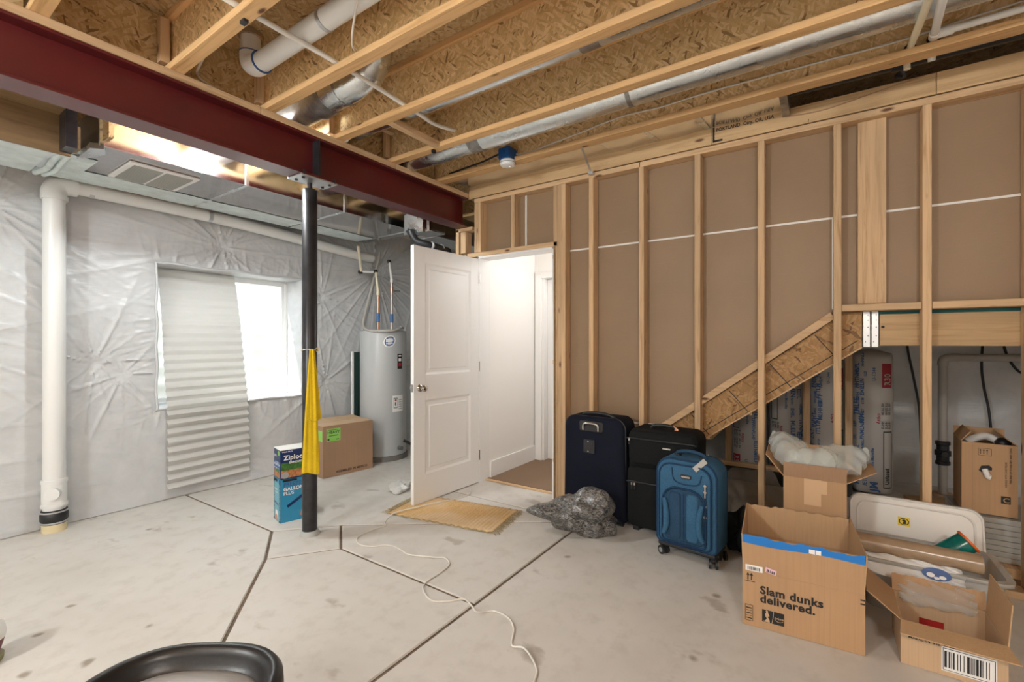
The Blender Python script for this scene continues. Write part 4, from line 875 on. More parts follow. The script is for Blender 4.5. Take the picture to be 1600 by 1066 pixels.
for k in range(8):
    a0, a1 = k / 8, (k + 1) / 8; cx = lambda t: lx + .036 + .007 * math.sin(t * PI / 2); m.add([(cx(a0), ly, lz + .054 * a0), (cx(a0) + .002, ly, lz + .054 * a0), (cx(a1) + .002, ly, lz + .054 * a1), (cx(a1), ly, lz + .054 * a1)], [(0, 1, 2, 3)])
m.text('prime', (lx + .048, ly, lz + .024), U3, V3, 0.0145, 0.01)
for k in range(8):
    f0 = lambda t: (lx + .050 + .030 * t, lz + .018 - .006 * math.sin(t * PI)); a, b = f0(k / 8), f0((k + 1) / 8); m.add([(a[0], ly, a[1]), (b[0], ly, b[1]), (b[0], ly, b[1] + .0022), (a[0], ly, a[1] + .0022)], [(0, 1, 2, 3)])
m.text('NBA', (lx + .006, ly - .0003, lz + .003), U3, V3, 0.006, 0.01); m.build('badge_print', 'card_pale', sb)
f2 = fy - .0022
lbq = MB().quad((X_ + .012, f2, h + .001), U3, V3, 0, .068, 0, .026).build('label', 'white', sb); MB().barcode((X_ + .020, f2 - .0005, h + .005), U3, V3, .052, .015, 14).build('barcode', 'black', lbq)
lbq = MB().quad((X_ + .088, f2, h + .010), (1, 0, -.22), (.2, 0, 1), 0, .042, 0, .022).build('label', 'pink_lbl', sb); MB().text('B', (X_ + .094, f2 - .0005, h + .0115), (1, 0, -.22), (.2, 0, 1), .017, .03).barcode((X_ + .106, f2 - .0005, h + .009), (1, 0, -.22), (.2, 0, 1), .022, .012, 6).build('print', 'black', lbq)

# box of air pillows
ab = thing('cardboard_box', 'tall open cardboard box holding clear air pillows, behind the slogan box', 'box', (3.0, 0.042, 0.001), -88)
wd, dp, h = 0.275, 0.29, 0.556; carton(ab, wd, dp, h)
flap(ab, (-wd / 2, -dp / 2 + .003), (wd / 2, -dp / 2 + .003), 9, 0.078, h, (0, -1), 'card_dark'); flap(ab, (-wd / 2, dp / 2), (wd / 2, dp / 2), 28, 0.13, h, (0, 1))
flap(ab, (-wd / 2, -dp / 2), (-wd / 2, dp / 2), 38, 0.135, h, (-1, 0)); flap(ab, (wd / 2, -dp / 2), (wd / 2, dp / 2), 62, 0.14, h, (1, 0), taper=0.5)
m = MB(); fy = -dp / 2 - .001; m.quad((-.045, fy, h - .135), U3, V3, 0, .075, 0, .135).quad((.03, fy, h - .07), U3, V3, 0, .025, 0, .068); m.build('packing_tape', 'tape_tan', ab)
m = MB(); m.quad((-wd / 2 - .0005, -dp / 2, .3), (0, 1, 0), V3, 0, .01, 0, h - .3); m.build('edge_tape', 'tape', ab)
def pillow(name, label, loc, rot, wx, wy, wz, seed, mat='clear', cat='air pillow', group=None):
    nz = Wave(14, 13, seed); nz2 = Wave(14, 34, seed + 50); m = MB()
    def fn(u, v):
        a, b = (u - .5) * 2, (v % 1.0001 - .5) * 2; return (a, b)
    N = 26; vs = []
    for side in (1, -1):
        for j in range(N + 1):
            for i in range(N + 1):
                a, b = i / N * 2 - 1, j / N * 2 - 1; e = max(0, (1 - a ** 4) * (1 - b ** 4)) ** 0.5
                p = np.array([[a * wx / 2, b * wy / 2, side * .1]]); q = 0.010 * nz(p)[0] + 0.006 * nz2(p)[0]
                pin = 0.02 * (1 - e) * math.sin((a + b) * 9 + seed)
                vs.append((a * wx / 2 * (1 - .08 * abs(b) ** 3), b * wy / 2 * (1 - .08 * abs(a) ** 3), side * (wz / 2 * e + q * e * 2) + pin))
    n1 = (N + 1) ** 2; fs = []
    for s_ in (0, 1): fs += [(s_ * n1 + j * (N + 1) + i, s_ * n1 + j * (N + 1) + i + 1, s_ * n1 + (j + 1) * (N + 1) + i + 1, s_ * n1 + (j + 1) * (N + 1) + i) for j in range(N) for i in range(N)]
    m.add(vs, fs); o = m.build(name, mat, None, smooth=80); tag(o, label, cat, group); o.location = loc; o.rotation_euler = tuple(R(a) for a in rot); return o
pillow('air_pillow', 'clear air pillow bulging out of the box top towards the suitcases', (2.99, 0.150, 0.665), (28, -22, 15), 0.24, 0.20, 0.13, 3, group='air pillows in the box')
pillow('air_pillow', 'greenish clear air pillow in the middle of the open box', (2.97, 0.045, 0.635), (10, 8, 80), 0.24, 0.22, 0.13, 8, group='air pillows in the box')
pillow('air_pillow', 'clear air pillow drooping over the box flap towards the stud', (3.03, -0.075, 0.640), (-24, 6, 70), 0.24, 0.22, 0.10, 12, group='air pillows in the box')

# plain box near the heater
bb_ = thing('cardboard_box', 'closed brown cardboard box with a green label in front of the water heater', 'box', (2.825, 4.012, 0.001), -7.1)
wd, dp, h = 0.525, 0.40, 0.483; carton(bb_, wd, dp, h, 'card_dark', closed=True); fy = -dp / 2 - .0008
MB().box(-wd / 2, wd / 2, -.03, .03, h, h + .0015).build('packing_tape', 'pack_tape', bb_)
for y0, y1, k in ((-dp / 2, -.004, 1), (.004, dp / 2, -1)): MB().hexa([(-wd / 2, y0, h + .001), (wd / 2, y0, h + .001), (wd / 2, y1, h + .001 + .012 * (k < 0)), (-wd / 2, y1, h + .001 + .012 * (k < 0))], [(-wd / 2, y0, h + .005), (wd / 2, y0, h + .005), (wd / 2, y1, h + .005 + .012 * (k < 0)), (-wd / 2, y1, h + .005 + .012 * (k < 0))]).build('flap', 'card_pale', bb_)
gl = MB().quad((-wd / 2 + .035, fy, h - .145), U3, V3, 0, .14, 0, .12).build('label', 'green_lbl', bb_)
m = MB(); m.text('HEAVY', (-wd / 2 + .045, fy - .0004, h - .072), U3, V3, .034, .03, sx=1.1)
for k in range(3): m.quad((-wd / 2 + .045, fy - .0004, h - .040 - k * 0), U3, V3, 0, .10, 0, .004)
m.quad((-wd / 2 + .06, fy - .0004, h - .095), U3, V3, 0, .09, 0, .006).quad((-wd / 2 + .045, fy - .0004, h - .135), U3, V3, 0, .018, 0, .018).quad((-wd / 2 + .13, fy - .0004, h - .133), U3, V3, 0, .03, 0, .006); m.build('print', 'black', gl)
MB().quad((-wd / 2 - .0008, -dp / 2 + .01, h - .14), (0, 1, 0), V3, 0, .09, 0, .10).build('label', 'green_lbl', bb_); MB().quad((-wd / 2 - .0008, dp / 2 - .14, h - .30), (0, 1, 0), V3, 0, .11, 0, .12).build('label', 'white', bb_)
MB().text('ASSEMBLED IN MEXICO', (-wd / 2 + .13, fy, .030), U3, V3, .030, .03).build('print', 'black', bb_)

# moving box on the flooring packs
mv = thing('cardboard_box', 'brown moving box with a hand hole standing on flooring packs under the landing', 'box', (3.505 + .15, -0.755, 0.336), -93)
wd, dp, h = 0.215, 0.28, 0.385; carton(mv, wd, dp, h, 'card'); fy = -dp / 2 - .001
flap(mv, (wd / 2, -dp / 2), (wd / 2, dp / 2), -50, 0.06, h, (1, 0)); flap(mv, (-wd / 2, dp / 2), (wd / 2, dp / 2), 5, 0.05, h, (0, 1)); flap(mv, (-wd / 2, -dp / 2 + .02), (-wd / 2, dp / 2), -35, 0.07, h, (-1, 0))
m = MB(); m.prism([(-.040, .235), (-.030, .262), (.0, .268), (.012, .255), (.010, .240), (-.020, .243), (-.028, .225)], fy, fy + .0008, axis=1)
for dx in (0, .013, .026): m.quad((-.035 + dx, fy, .325), U3, V3, 0, .003, 0, .022).add([(-.038 + dx, fy, .345), (-.029 + dx, fy, .345), (-.0335 + dx, fy, .353)], [(0, 1, 2)])
for q in ((-.042, .010, .318, .3195), (-.042, .010, .356, .3575), (-.042, -.0405, .318, .357), (.0085, .010, .318, .357)): m.quad((0, fy, 0), U3, V3, *q)
m.quad((.045, fy, .070), U3, V3, 0, .036, 0, .040)
m.text('THIS END UP STORE DRY AND COOL', (.085, fy, .18), (0, 0, 1), (-1, 0, 0), .011, .02).text('HANDLE WITH CARE PLEASE', (.067, fy, .16), (0, 0, 1), (-1, 0, 0), .010, .02)
m.build('print', 'black', mv)
MB().text('C', (.052, fy - .0004, .077), U3, V3, .036, .02).build('badge_print', 'card', mv)
MB().quad((-.065, fy, 0), U3, V3, 0, .0015, 0.02, h).build('fold_line', 'card_dark', mv)
lab(MB().tube(spline([(-.018, fy - .006, .245), (-.012, fy - .014, .225), (-.006, fy - .012, .208), (.004, fy - .012, .204)]), [0.013] * 25, 10).build('paper_wad', 'white', mv, smooth=60), 'white paper poking from the hand hole')
wp = tag(MB().tube(spline([(0, -.08, 0), (.02, -.02, .035), (0, .03, .03), (-.02, .08, .0)]), 0.022, 8).build('packing_paper', 'poly', smooth=60), 'crumpled packing paper in the top of the moving box', 'paper'); wp.location = (3.66, -0.76, 0.70)
dk = tag(MB().lathe([(.002, 0), (.03, .005), (.035, .03), (.02, .05), (.002, .055)]).build('dark_jar', 'rubber', smooth=60), 'small black object showing at the back corner of the moving box', 'jar'); dk.location = (3.62, -0.825, 0.69)
for k in range(4):
    z = 0.10 + 0.058 * k; t = thing('flooring_pack', ['lowest grey flooring pack under the moving box', 'grey flooring pack, second from the bottom under the moving box', 'grey flooring pack, third from the bottom under the moving box', 'topmost grey flooring pack, directly under the moving box'][k], 'flooring', (3.66, -0.78, z), -90, 'flooring packs under the moving box')
    for j in range(2): MB().box(-.16 + .004 * (k % 2), .16 + .004 * (k % 2), -.18, .18, .001 + .0285 * j, .028 + .0285 * j).build('plank', 'grille', t, bevel=0.002)
    if k == 3: MB().box(-.17, .165, -.185, .185, .0575, .0585).build('plastic_wrap', 'film', t)
t = thing('lumber_stack', 'pale board under the flooring packs by the stud wall', 'lumber', (3.62, -0.80, 0.0), -90); MB().box(-.22, .2, -.16, .18, .001, .045).build('board', 'card_dark', t, bevel=0.003); MB().box(-.15, .2, -.2, .14, .046, .098).build('board', 'wood_y', t, bevel=0.003)

# open box in the near right corner
ob = thing('cardboard_box', 'low open cardboard box with spread flaps in front of the plastic tote', 'box', (2.37 + .135, -0.405, 0.001), -90)
wd, dp, h = 0.298, 0.27, 0.172; carton(ob, wd, dp, h, 'card_pale', 'card'); 
flap(ob, (-wd / 2, -dp / 2), (wd / 2, -dp / 2), 97, 0.092, h, (0, -1), 'card_in', taper=-.25); flap(ob, (-wd / 2, -dp / 2), (-wd / 2, dp / 2), 52, 0.135, h, (-1, 0), 'card'); flap(ob, (wd / 2, -dp / 2), (wd / 2, dp / 2), 4, 0.155, h, (1, 0), 'card_in'); 
flap(ob, (-wd / 2, dp / 2), (wd / 2, dp / 2), 20, 0.07, h, (0, 1), 'card', ragged=.004)
fy = -dp / 2 - .001; m = MB(); m.text('MADE IN VIETNAM', (-wd / 2 + .022, fy, .108), U3, V3, .016, .02).text('LABEL', (-wd / 2 + .075, fy, .125), U3, V3, .010, .02); m.build('print', 'black', ob)
lbq = MB().quad((-.03, fy - .0005, .02), U3, V3, 0, .15, 0, .092).build('label', 'white', ob); m = MB(); m.barcode((-.022, fy - .001, .035), U3, V3, .13, .062, 16, 9)
for q in ((-.026, .116, .024, .026), (-.026, .116, .105, .107), (-.026, -.024, .024, .107), (.114, .116, .024, .107)): m.quad((0, fy - .001, 0), U3, V3, *q)
m.build('barcode', 'black', lbq)
MB().quad((-.02, dp / 2 - .0055, .03), U3, V3, -.04, .04, 0, .05).build('red_mark', 'red_print', ob)
bagb = pillow('plastic_bag', 'clear plastic bag lying over the back edge of the low open box', (2.635, -0.40, 0.185), (50, -4, -90), 0.25, 0.10, 0.018, 31, 'film', 'bag')

# ------------------------------------------------------------------ water heater and its pipes
hx, hy = 3.43, 4.06
wht = thing('water_heater', 'tall grey cylindrical water heater in the corner behind the brown box', 'water heater', (hx, hy, 0))
MB().lathe([(0.262, 0.001), (0.262, 0.050), (0.25, 0.055)], n=40).build('base_ring', 'heater_dark', wht, smooth=40)
MB().lathe([(0.2485, 0.05), (0.25, 0.06), (0.25, 1.385), (0.247, 1.40), (0.22, 1.408), (0.002, 1.417)], n=56).build('tank', 'heater', wht, smooth=30)
MB().lathe([(0.2512, 1.372), (0.2525, 1.378), (0.2512, 1.384)], n=56, caps=False).build('top_band', 'heater', wht, smooth=60)
phi0 = math.atan2(-hy, -hx)   # faces the middle of the basement
def on_tank(a0, a1, z0, z1, r, mat, nm, par, n=8):
    g = MB(); g.grid(n, 2, lambda u, v: (r * math.cos(phi0 + R(a0 + (a1 - a0) * u)), r * math.sin(phi0 + R(a0 + (a1 - a0) * u)), z0 + (z1 - z0) * v)); return g.build(nm, mat, par, smooth=80)
def tank_pt(a, z, r): return (r * math.cos(phi0 + R(a)), r * math.sin(phi0 + R(a)), z)
g = MB(); n = 30; g.add([tank_pt(15 + 15 * math.cos(t), 1.285 + .062 * math.sin(t) + .012 * math.cos(t), .2512) for t in np.linspace(0, 2 * PI, n, False)], [tuple(range(n))]); lg = g.build('logo', 'white', wht)
g = MB(); g.add([tank_pt(15 + 12.5 * math.cos(t), 1.285 + .048 * math.sin(t) + .010 * math.cos(t), .2520) for t in np.linspace(0, 2 * PI, n, False)], [tuple(range(n))]); g.build('logo_field', 'logo_blue', lg)
g = MB()
for zz, hh in ((1.300, .010), (1.280, .016), (1.258, .008)): g.grid(8, 1, lambda u, v: tank_pt(6 + 18 * u, zz - .004 + .008 * u + hh * v, .2527))
g.build('logo_lettering', 'white', lg)
for nm, z0, z1 in (('thermostat_cover', 0.955, 1.175), ('element_cover', 0.215, 0.40)): on_tank(31, 54, z0, z1, .2555, 'heater', nm, wht)
on_tank(35, 50, 0.985, 1.15, .2562, 'black', 'control_panel', wht)
for z0, z1, mt in ((1.07, 1.10, 'white'), (1.015, 1.05, 'red_print'), (1.12, 1.135, 'white')): on_tank(38, 47, z0, z1, .2567, mt, 'panel_print', wht)
lq = on_tank(22, 54, 0.525, 0.70, .2512, 'white', 'warning_label', wht)
on_tank(25, 36, 0.565, 0.675, .2517, 'black', 'label_frame', lq); on_tank(26, 35, 0.572, 0.668, .2521, 'white', 'label_field', lq); on_tank(28, 33, 0.64, 0.66, .2525, 'red_print', 'label_mark', lq); on_tank(28.5, 31.5, 0.59, 0.63, .2525, 'black', 'label_mark', lq)
for k in range(5): on_tank(39, 51, 0.55 + .024 * k, 0.558 + .024 * k, .2517, 'grey_print', 'label_line', lq)
MB().cyl(tank_pt(40, .13, .25), tank_pt(40, .13, .30), .022).build('drain_valve', 'heater_dark', wht, smooth=40)
MB().tube(spline([tank_pt(52, .20, .27), tank_pt(60, .16, .33), tank_pt(66, .10, .36), tank_pt(75, .05, .34)]), .016, 10).build('drain_hose', 'rubber', wht, smooth=60)
def hpipe(x, y, zc, ztop, mat, label):
    t = thing('heater_pipe', label, 'pipe')
    MB().tube([(x, y, 1.405), (x, y, zc)], 0.0105, 12).build('pipe', 'copper', t, smooth=60); MB().tube([(x, y, zc), (x + .005, y + .04, ztop)], 0.0145, 12).build('pipe', mat, t, smooth=60)
    MB().cyl((x, y, zc - .03), (x, y, zc + .01), 0.019).build('coupling', mat, t, smooth=40); MB().cyl((x, y, zc - .07), (x, y, zc - .045), .014).build('coupling', 'copper', t, smooth=40)
    MB().cyl((x, y, 1.50), (x, y, 1.60), 0.0185).build('tape_wrap', 'blue_tape', t, smooth=40)
    MB().cyl((x + .005, y + .045, ztop - .005), (x + .005, y + .05, ztop + .025), 0.022).build('elbow', 'black', t, smooth=40); return t
hp1 = hpipe(3.39, 4.10, 1.83, 2.06, 'cpvc', 'left copper pipe on the heater, turning to cream plastic with blue tape')
hp2 = hpipe(3.575, 4.09, 1.99, 2.195, 'pex', 'right copper pipe on the heater with a valve handle and blue tape')
MB().tube([(3.575, 4.09, 1.865), (3.62, 4.06, 1.865), (3.66, 4.05, 1.865)], 0.010, 8).build('valve_handle', 'heater_dark', hp2, smooth=60); MB().cyl((3.575, 4.09, 1.84), (3.575, 4.09, 1.91), .018).build('valve_body', 'copper', hp2, smooth=40)
t = thing('heater_feed_pipe', 'yellowed plastic pipe slanting down the sheeting to the heater pipes', 'pipe')
MB().tube([(3.225, 4.23, 2.335), (3.32, 4.30, 2.075)], 0.017, 10).build('pipe', 'cpvc', t, smooth=60); MB().tube([(3.325, 4.32, 2.075), (3.40, 4.25, 2.07), (3.395, 4.145, 2.065)], 0.012, 10).build('pipe', 'pvc', t, smooth=60); MB().cyl((3.325, 4.335, 2.07), (3.325, 4.30, 2.07), .024).build('elbow', 'steel_dark', t, smooth=40)
t = thing('flex_conduit', 'grey flexible conduit looping from the ceiling onto the heater top', 'conduit')
MB().tube(spline([(3.585, 4.30, 2.33), (3.54, 4.27, 2.24), (3.44, 4.25, 1.95), (3.33, 4.22, 1.66), (3.23, 4.15, 1.47), (3.19, 4.02, 1.405), (3.225, 3.87, 1.395), (3.335, 3.797, 1.40), (3.45, 3.80, 1.43), (3.53, 3.89, 1.445), (3.60, 3.93, 1.435)]), 0.0145, 10).build('conduit', 'pvc_grey', t, smooth=60)
gp = thing('leaning_panel', 'narrow dark green panel with a pale edge leaning beside the water heater', 'panel', (0, 0, 0))
MB().hexa([(3.205, 4.285, 0.002), (3.335, 4.33, 0.002), (3.335, 4.342, 0.002), (3.205, 4.297, 0.002)], [(3.23, 4.325, 1.165), (3.36, 4.335, 1.165), (3.36, 4.348, 1.165), (3.23, 4.338, 1.165)]).build('panel_face', 'green_panel', gp)
MB().hexa([(3.185, 4.275, 0.002), (3.208, 4.28, 0.002), (3.208, 4.302, 0.002), (3.185, 4.298, 0.002)], [(3.21, 4.312, 1.172), (3.233, 4.316, 1.172), (3.233, 4.338, 1.172), (3.21, 4.334, 1.172)]).build('frame', 'vinyl', gp)

# ------------------------------------------------------------------ tall pack of storage bags
zb = thing('storage_bag_pack', 'tall blue retail pack of sandwich and freezer bags behind the steel column', 'box', (1.862, 3.196, 0.001), -13)
wd, dp, h, hm = 0.20, 0.15, 0.515, 0.305
MB().box(-wd / 2, wd / 2, -dp / 2, dp / 2, 0, hm - .002).build('freezer_bag_box', 'box_cyan', zb, bevel=0.002); MB().box(-wd / 2, wd / 2, -dp / 2, dp / 2, hm, h - .006).build('sandwich_bag_box', 'box_navy', zb, bevel=0.002); MB().box(-wd / 2, wd / 2, -dp / 2, dp / 2, h - .006, h).build('cover_sheet', 'white', zb)
F = (-wd / 2, -dp / 2 - .0008, 0); FU = (1, 0, 0); S = (-wd / 2 - .0008, dp / 2, 0); SU = (0, -1, 0)
def rect(o, u, a, b, c, d, mat, nm, lift=0): 
    n_ = Vector(u).cross(Vector((0, 0, 1))); p = Vector(o) + n_ * lift; return MB().quad(p, u, (0, 0, 1), a, b, c, d).build(nm, mat, zb)
rect(F, FU, .004, .196, hm + .05, hm + .115, 'box_green', 'salad_print', .0002); rect(F, FU, .004, .196, hm + .008, hm + .062, 'box_food', 'sandwich_print', .0004)
g = MB(); n = 20; g.add([(F[0] + .03 + .026 * math.cos(t), F[1] - .0006, hm + .028 + .024 * math.sin(t)) for t in np.linspace(0, 2 * PI, n, False)], [tuple(range(n))]); g.build('round_print', 'grey_print', zb)
rect(S, SU, .006, .144, hm + .055, hm + .12, 'bag_blue', 'blue_print', .0002); rect(S, SU, .02, .14, hm + .008, hm + .06, 'box_food', 'sandwich_print', .0003); rect(S, SU, .04, .12, hm + .045, hm + .075, 'box_green', 'salad_print', .0005)
g = MB(); g.text('Ziploc', (F[0] + .022, F[1] - .0008, h - .075), FU, (0, 0, 1), .046, .03); g.text('SANDWICH', (F[0] + .058, F[1] - .0008, h - .103), FU, (0, 0, 1), .020, .03, sx=1.05); g.text('VALUE PACK', (F[0] + .01, F[1] - .0008, h - .022), FU, (0, 0, 1), .012, .02)
g.text('ziploc', (S[0] - .0008, S[1] - .012, h - .058), SU, (0, 0, 1), .026, .02, sx=.9); g.text('GET MORE', (S[0] - .0008, S[1] - .04, h - .10), SU, (0, 0, 1), .015, .02); g.text('PROTECTION', (S[0] - .0008, S[1] - .015, h - .118), SU, (0, 0, 1), .019, .03)
for k in range(3): g.quad((S[0] - .0008, S[1] - .02 - .04 * k, h - .142), SU, (0, 0, 1), 0, .012, 0, .008)
g.build('lettering', 'white', zb)
g = MB(); n = 16; g.add([(S[0] - .0008, S[1] - .118 + .022 * math.cos(t), h - .028 + .018 * math.sin(t)) for t in np.linspace(0, 2 * PI, n, False)], [tuple(range(n))]); g.build('round_print', 'green_lbl', zb)
rect(S, SU, .0, .018, 0, hm - .004, 'black', 'black_band', .0002); rect(S, SU, .124, .150, 0, hm - .004, 'black', 'black_band', .0002); rect(S, SU, .018, .124, .004, hm - .03, 'box_aqua', 'aqua_print', .0002)
g = MB(); 
for a_ in (.014, .147): g.text('FREEZER GALLON PLUS BAGS', (S[0] - .0012, S[1] - a_ + (.0 if a_ > .1 else 0), .018), (0, 0, 1), (0, 1, 0), .018, .02, sx=1.02)
g.text('FREEZER', (S[0] - .0010, S[1] - .026, hm - .085), SU, (0, 0, 1), .016, .02); g.text('GALLON PLUS', (S[0] - .0010, S[1] - .026, hm - .105), SU, (0, 0, 1), .012, .02)
g.text('GALLON', (F[0] + .020, F[1] - .0010, hm - .083), FU, (0, 0, 1), .033, .03); g.text('PLUS', (F[0] + .020, F[1] - .0010, hm - .112), FU, (0, 0, 1), .031, .03); g.build('lettering', 'white', zb)
MB().text('FREEZER', (F[0] + .020, F[1] - .0010, hm - .052), FU, (0, 0, 1), .036, .03).build('lettering', 'bag_blue', zb)
rect(F, FU, .015, .11, hm - .020, hm - .004, 'black', 'black_band', .0004); rect(S, SU, .02, .08, hm - .024, hm - .008, 'black', 'black_band', .0006)
g = MB(); g.quad((F[0] + .05, F[1] - .0008, .10), (.86, 0, .5), (-.5, 0, .86), 0, .15, 0, .020); g.build('zip_print', 'box_navy', zb)
g = MB(); g.add([(F[0] + a, F[1] - .0010, b) for a, b in ((.13, .03), (.199, .02), (.199, .16), (.165, .10), (.14, .06))], [(0, 1, 2, 3, 4)]); g.build('hand_print', 'skin_print', zb)
g = MB(); g.add([(S[0] - .0010, S[1] - a, b) for a, b in ((.035, .02), (.11, .01), (.09, .075), (.05, .08))], [(0, 1, 2, 3)]); g.build('bag_print', 'white', zb); g = MB(); g.add([(S[0] - .0014, S[1] - a, b) for a, b in ((.03, .015), (.11, .005), (.085, .045), (.05, .05))], [(0, 1, 2, 3)]); g.build('fruit_print', 'skin_print', zb)
g = MB(); g.quad((S[0] - .0010, S[1] - .02, .125), (0, -1, -.12), (0, -.1, 1), 0, .09, 0, .012); g.build('zip_print', 'box_navy', zb)

# ------------------------------------------------------------------ suitcases
def rounded_slab(wd, dp, h, r, z0=0, bev=0.02, y0=None, squeeze=None, n=8):
    y0 = -dp / 2 if y0 is None else y0; base = rrect(wd, h, r, n, 0, z0 + h / 2); m = MB(); rows = []
    for y, ins in [(0, bev), (bev * .3, bev * .3), (bev, 0), (dp - bev, 0), (dp - bev * .3, bev * .3), (dp, bev)]:
        fx, fz = (wd - 2 * ins) / wd, (h - 2 * ins) / h; rows.append([(p[0] * fx, y0 + y, z0 + h / 2 + (p[1] - z0 - h / 2) * fz) for p in base])
    k = len(base); m.add([p for r_ in rows for p in r_], [tuple(range(k)), tuple((len(rows) - 1) * k + i for i in range(k))[::-1]] + [(a * k + i, a * k + (i + 1) % k, (a + 1) * k + (i + 1) % k, (a + 1) * k + i) for a in range(len(rows) - 1) for i in range(k)])
    return m
def outline(wd, h, r, y, cz, rad, n=8): return MB().tube([(a, y, b) for a, b in rrect(wd, h, r, n, 0, cz)], rad, 8, closed=True)
# blue spinner, in front
bl = thing('suitcase', 'bright blue upright spinner suitcase standing in front of the black suitcase', 'suitcase', (2.862, 0.648, 0.0), -97, 'suitcases against the stud wall')
wd, dp, h, z0 = 0.355, 0.20, 0.515, 0.075
rounded_slab(wd, dp, h, (0.085, 0.03), z0, 0.022).build('body', 'bluefab', bl, smooth=50)
yf = -dp / 2
outline(wd - .012, h - .012, (0.085, 0.03), yf + .010, z0 + h / 2, .0065).build('piping', 'piping', bl, smooth=80); outline(wd - .012, h - .012, (0.085, 0.03), dp / 2 - .01, z0 + h / 2, .0065).build('piping', 'piping', bl, smooth=80)
rounded_slab(wd - .055, .030, h - .05, (0.07, 0.03), z0 + .022, 0.012, y0=yf - .020).build('front_pocket', 'bluefab', bl, smooth=50)
outline(wd - .058, h - .053, (0.07, 0.03), yf - .017, z0 + h / 2 - .003, .0045).build('zipper', 'piping', bl, smooth=80)
pw, pz, ph_ = 0.235, z0 + .045, 0.305
rounded_slab(pw, .02, ph_, (0.085, 0.03), pz, 0.010, y0=yf - .034).build('front_pocket', 'bluedark', bl, smooth=50)
arc = [(a - .012, yf - .033, b) for a, b in rrect(pw + .012, ph_ + .012, (0.09, 0.02), 8, 0.012, pz + ph_ / 2)]; MB().tube(arc, .005, 8, closed=True).build('piping', 'piping', bl, smooth=80)
for cx, hw, mt in ((-.036, .058, 'bluefab'), (.052, .058, 'bluefab')):
    rounded_slab(hw * 1.15, .016, ph_ - .035, .02, pz + .015, 0.008, y0=yf - .042).build('padded_panel', 'bluedark' if cx < 0 else 'bluefab', bl, smooth=60).location = (cx - .008 + (.008 if cx > 0 else -.002), 0, 0)
for sx in (-1, 1):
    pts = [(sx * (pw / 2 - .004), yf - .036, pz + .03), (sx * (pw / 2 - .022), yf - .044, pz + .08), (sx * (pw / 2 - .024), yf - .045, pz + .16), (sx * (pw / 2 - .008), yf - .038, pz + .24)]
    MB().tube(spline(pts), [.012 + .006 * math.sin(k / 24 * PI) for k in range(25)], 10).build('side_bolster', 'bluefab', bl, smooth=80)
MB().tube([(0.006, yf - .044, pz + .01), (0.006, yf - .046, pz + ph_ - .02)], .002, 6).build('seam', 'piping', bl)
lp = MB().prism(rrect(.062, .024, .010, 6, .012, z0 + h - .092), yf - .027, yf - .019, axis=1).build('logo_plate', 'steel_dark', bl, bevel=.002); MB().prism(rrect(.05, .010, .004, 4, .012, z0 + h - .092), yf - .0285, yf - .0265, axis=1).build('logo_print', 'chrome', lp)
MB().tube(spline([(-.07, yf - .021, z0 + h - .05), (-.065, yf - .024, z0 + h - .10), (-.04, yf - .025, z0 + h - .13), (.04, yf - .025, z0 + h - .135), (.085, yf - .024, z0 + h - .12), (.10, yf - .021, z0 + h - .07)]), .004, 8).build('seam', 'bluedark', bl, smooth=80)
MB().tube([(wd / 2 - .062, yf - .026, pz + ph_ - .005), (wd / 2 - .050, yf - .027, pz + ph_ - .06), (wd / 2 - .050, yf - .027, pz + .02)], .004, 8).build('zipper', 'piping', bl, smooth=80)
for z in (pz + ph_ + .045, pz + ph_ + .01, pz + ph_ - .07, pz + ph_ - .13):
    pu = MB().cyl((wd / 2 - .055, yf - .028, z), (wd / 2 - .055, yf - .034, z), .008, n=12).build('zipper_pull', 'chrome', bl, smooth=40); MB().box(wd / 2 - .059, wd / 2 - .051, yf - .035, yf - .030, z - .032, z - .006).build('pull_tab', 'chrome', pu, bevel=.001)
for sx in (-1, 1): MB().box(sx * .07 - .012, sx * .07 + .012, -.035, .005, z0 + h - .004, z0 + h + .012).build('handle_mount', 'rubber', bl, bevel=.003)
MB().tube(spline([(-.085, -.012, z0 + h), (-.07, -.014, z0 + h + .022), (0, -.016, z0 + h + .034), (.07, -.014, z0 + h + .022), (.085, -.012, z0 + h)]), .011, 10).build('carry_handle', 'bluedark', bl, smooth=80)
tg = MB().hexa([(.052, yf - .034, z0 + h - .030), (.074, yf - .034, z0 + h - .052), (.074, yf - .030, z0 + h - .052), (.052, yf - .030, z0 + h - .030)], [(.100, yf + .010, z0 + h + .022), (.122, yf + .010, z0 + h + .000), (.122, yf + .014, z0 + h + .000), (.100, yf + .014, z0 + h + .022)]).build('luggage_tag', 'grille', bl, bevel=.002); MB().tube([(.105, -.022, z0 + h + .028), (.10, -.015, z0 + h + .034), (.085, -.012, z0 + h + .016)], .003, 6).build('tag_strap', 'chrome', tg)
MB().box(-wd / 2 + .012, wd / 2 - .012, -dp / 2 + .005, dp / 2 - .005, z0 - .018, z0 + .004).build('base_plate', 'rubber', bl, bevel=.006)
def caster(root, x, y, ang=0.0, r=.026):
    c = MB().cyl((x, y, .052), (x, y, .075), .018, n=14).build('caster', 'rubber', root, smooth=40); A = Vector((math.cos(R(ang)), math.sin(R(ang)), 0)); T = Vector((A.y, -A.x, 0)); ctr = Vector((x, y, r)) + T * .012
    MB().bar(Vector((x, y, .045)), ctr + Vector((0, 0, .004)), .018, .020).build('fork', 'rubber', c, bevel=.004)
    for s_ in (-1, 1):
        MB().cyl(ctr + A * s_ * .011, ctr + A * s_ * .024, r, n=22).build('wheel', 'rubber', c, smooth=40); MB().cyl(ctr + A * s_ * .0235, ctr + A * s_ * .0255, r * .55, n=18).build('wheel_hub', 'steel_grey', c, smooth=40)
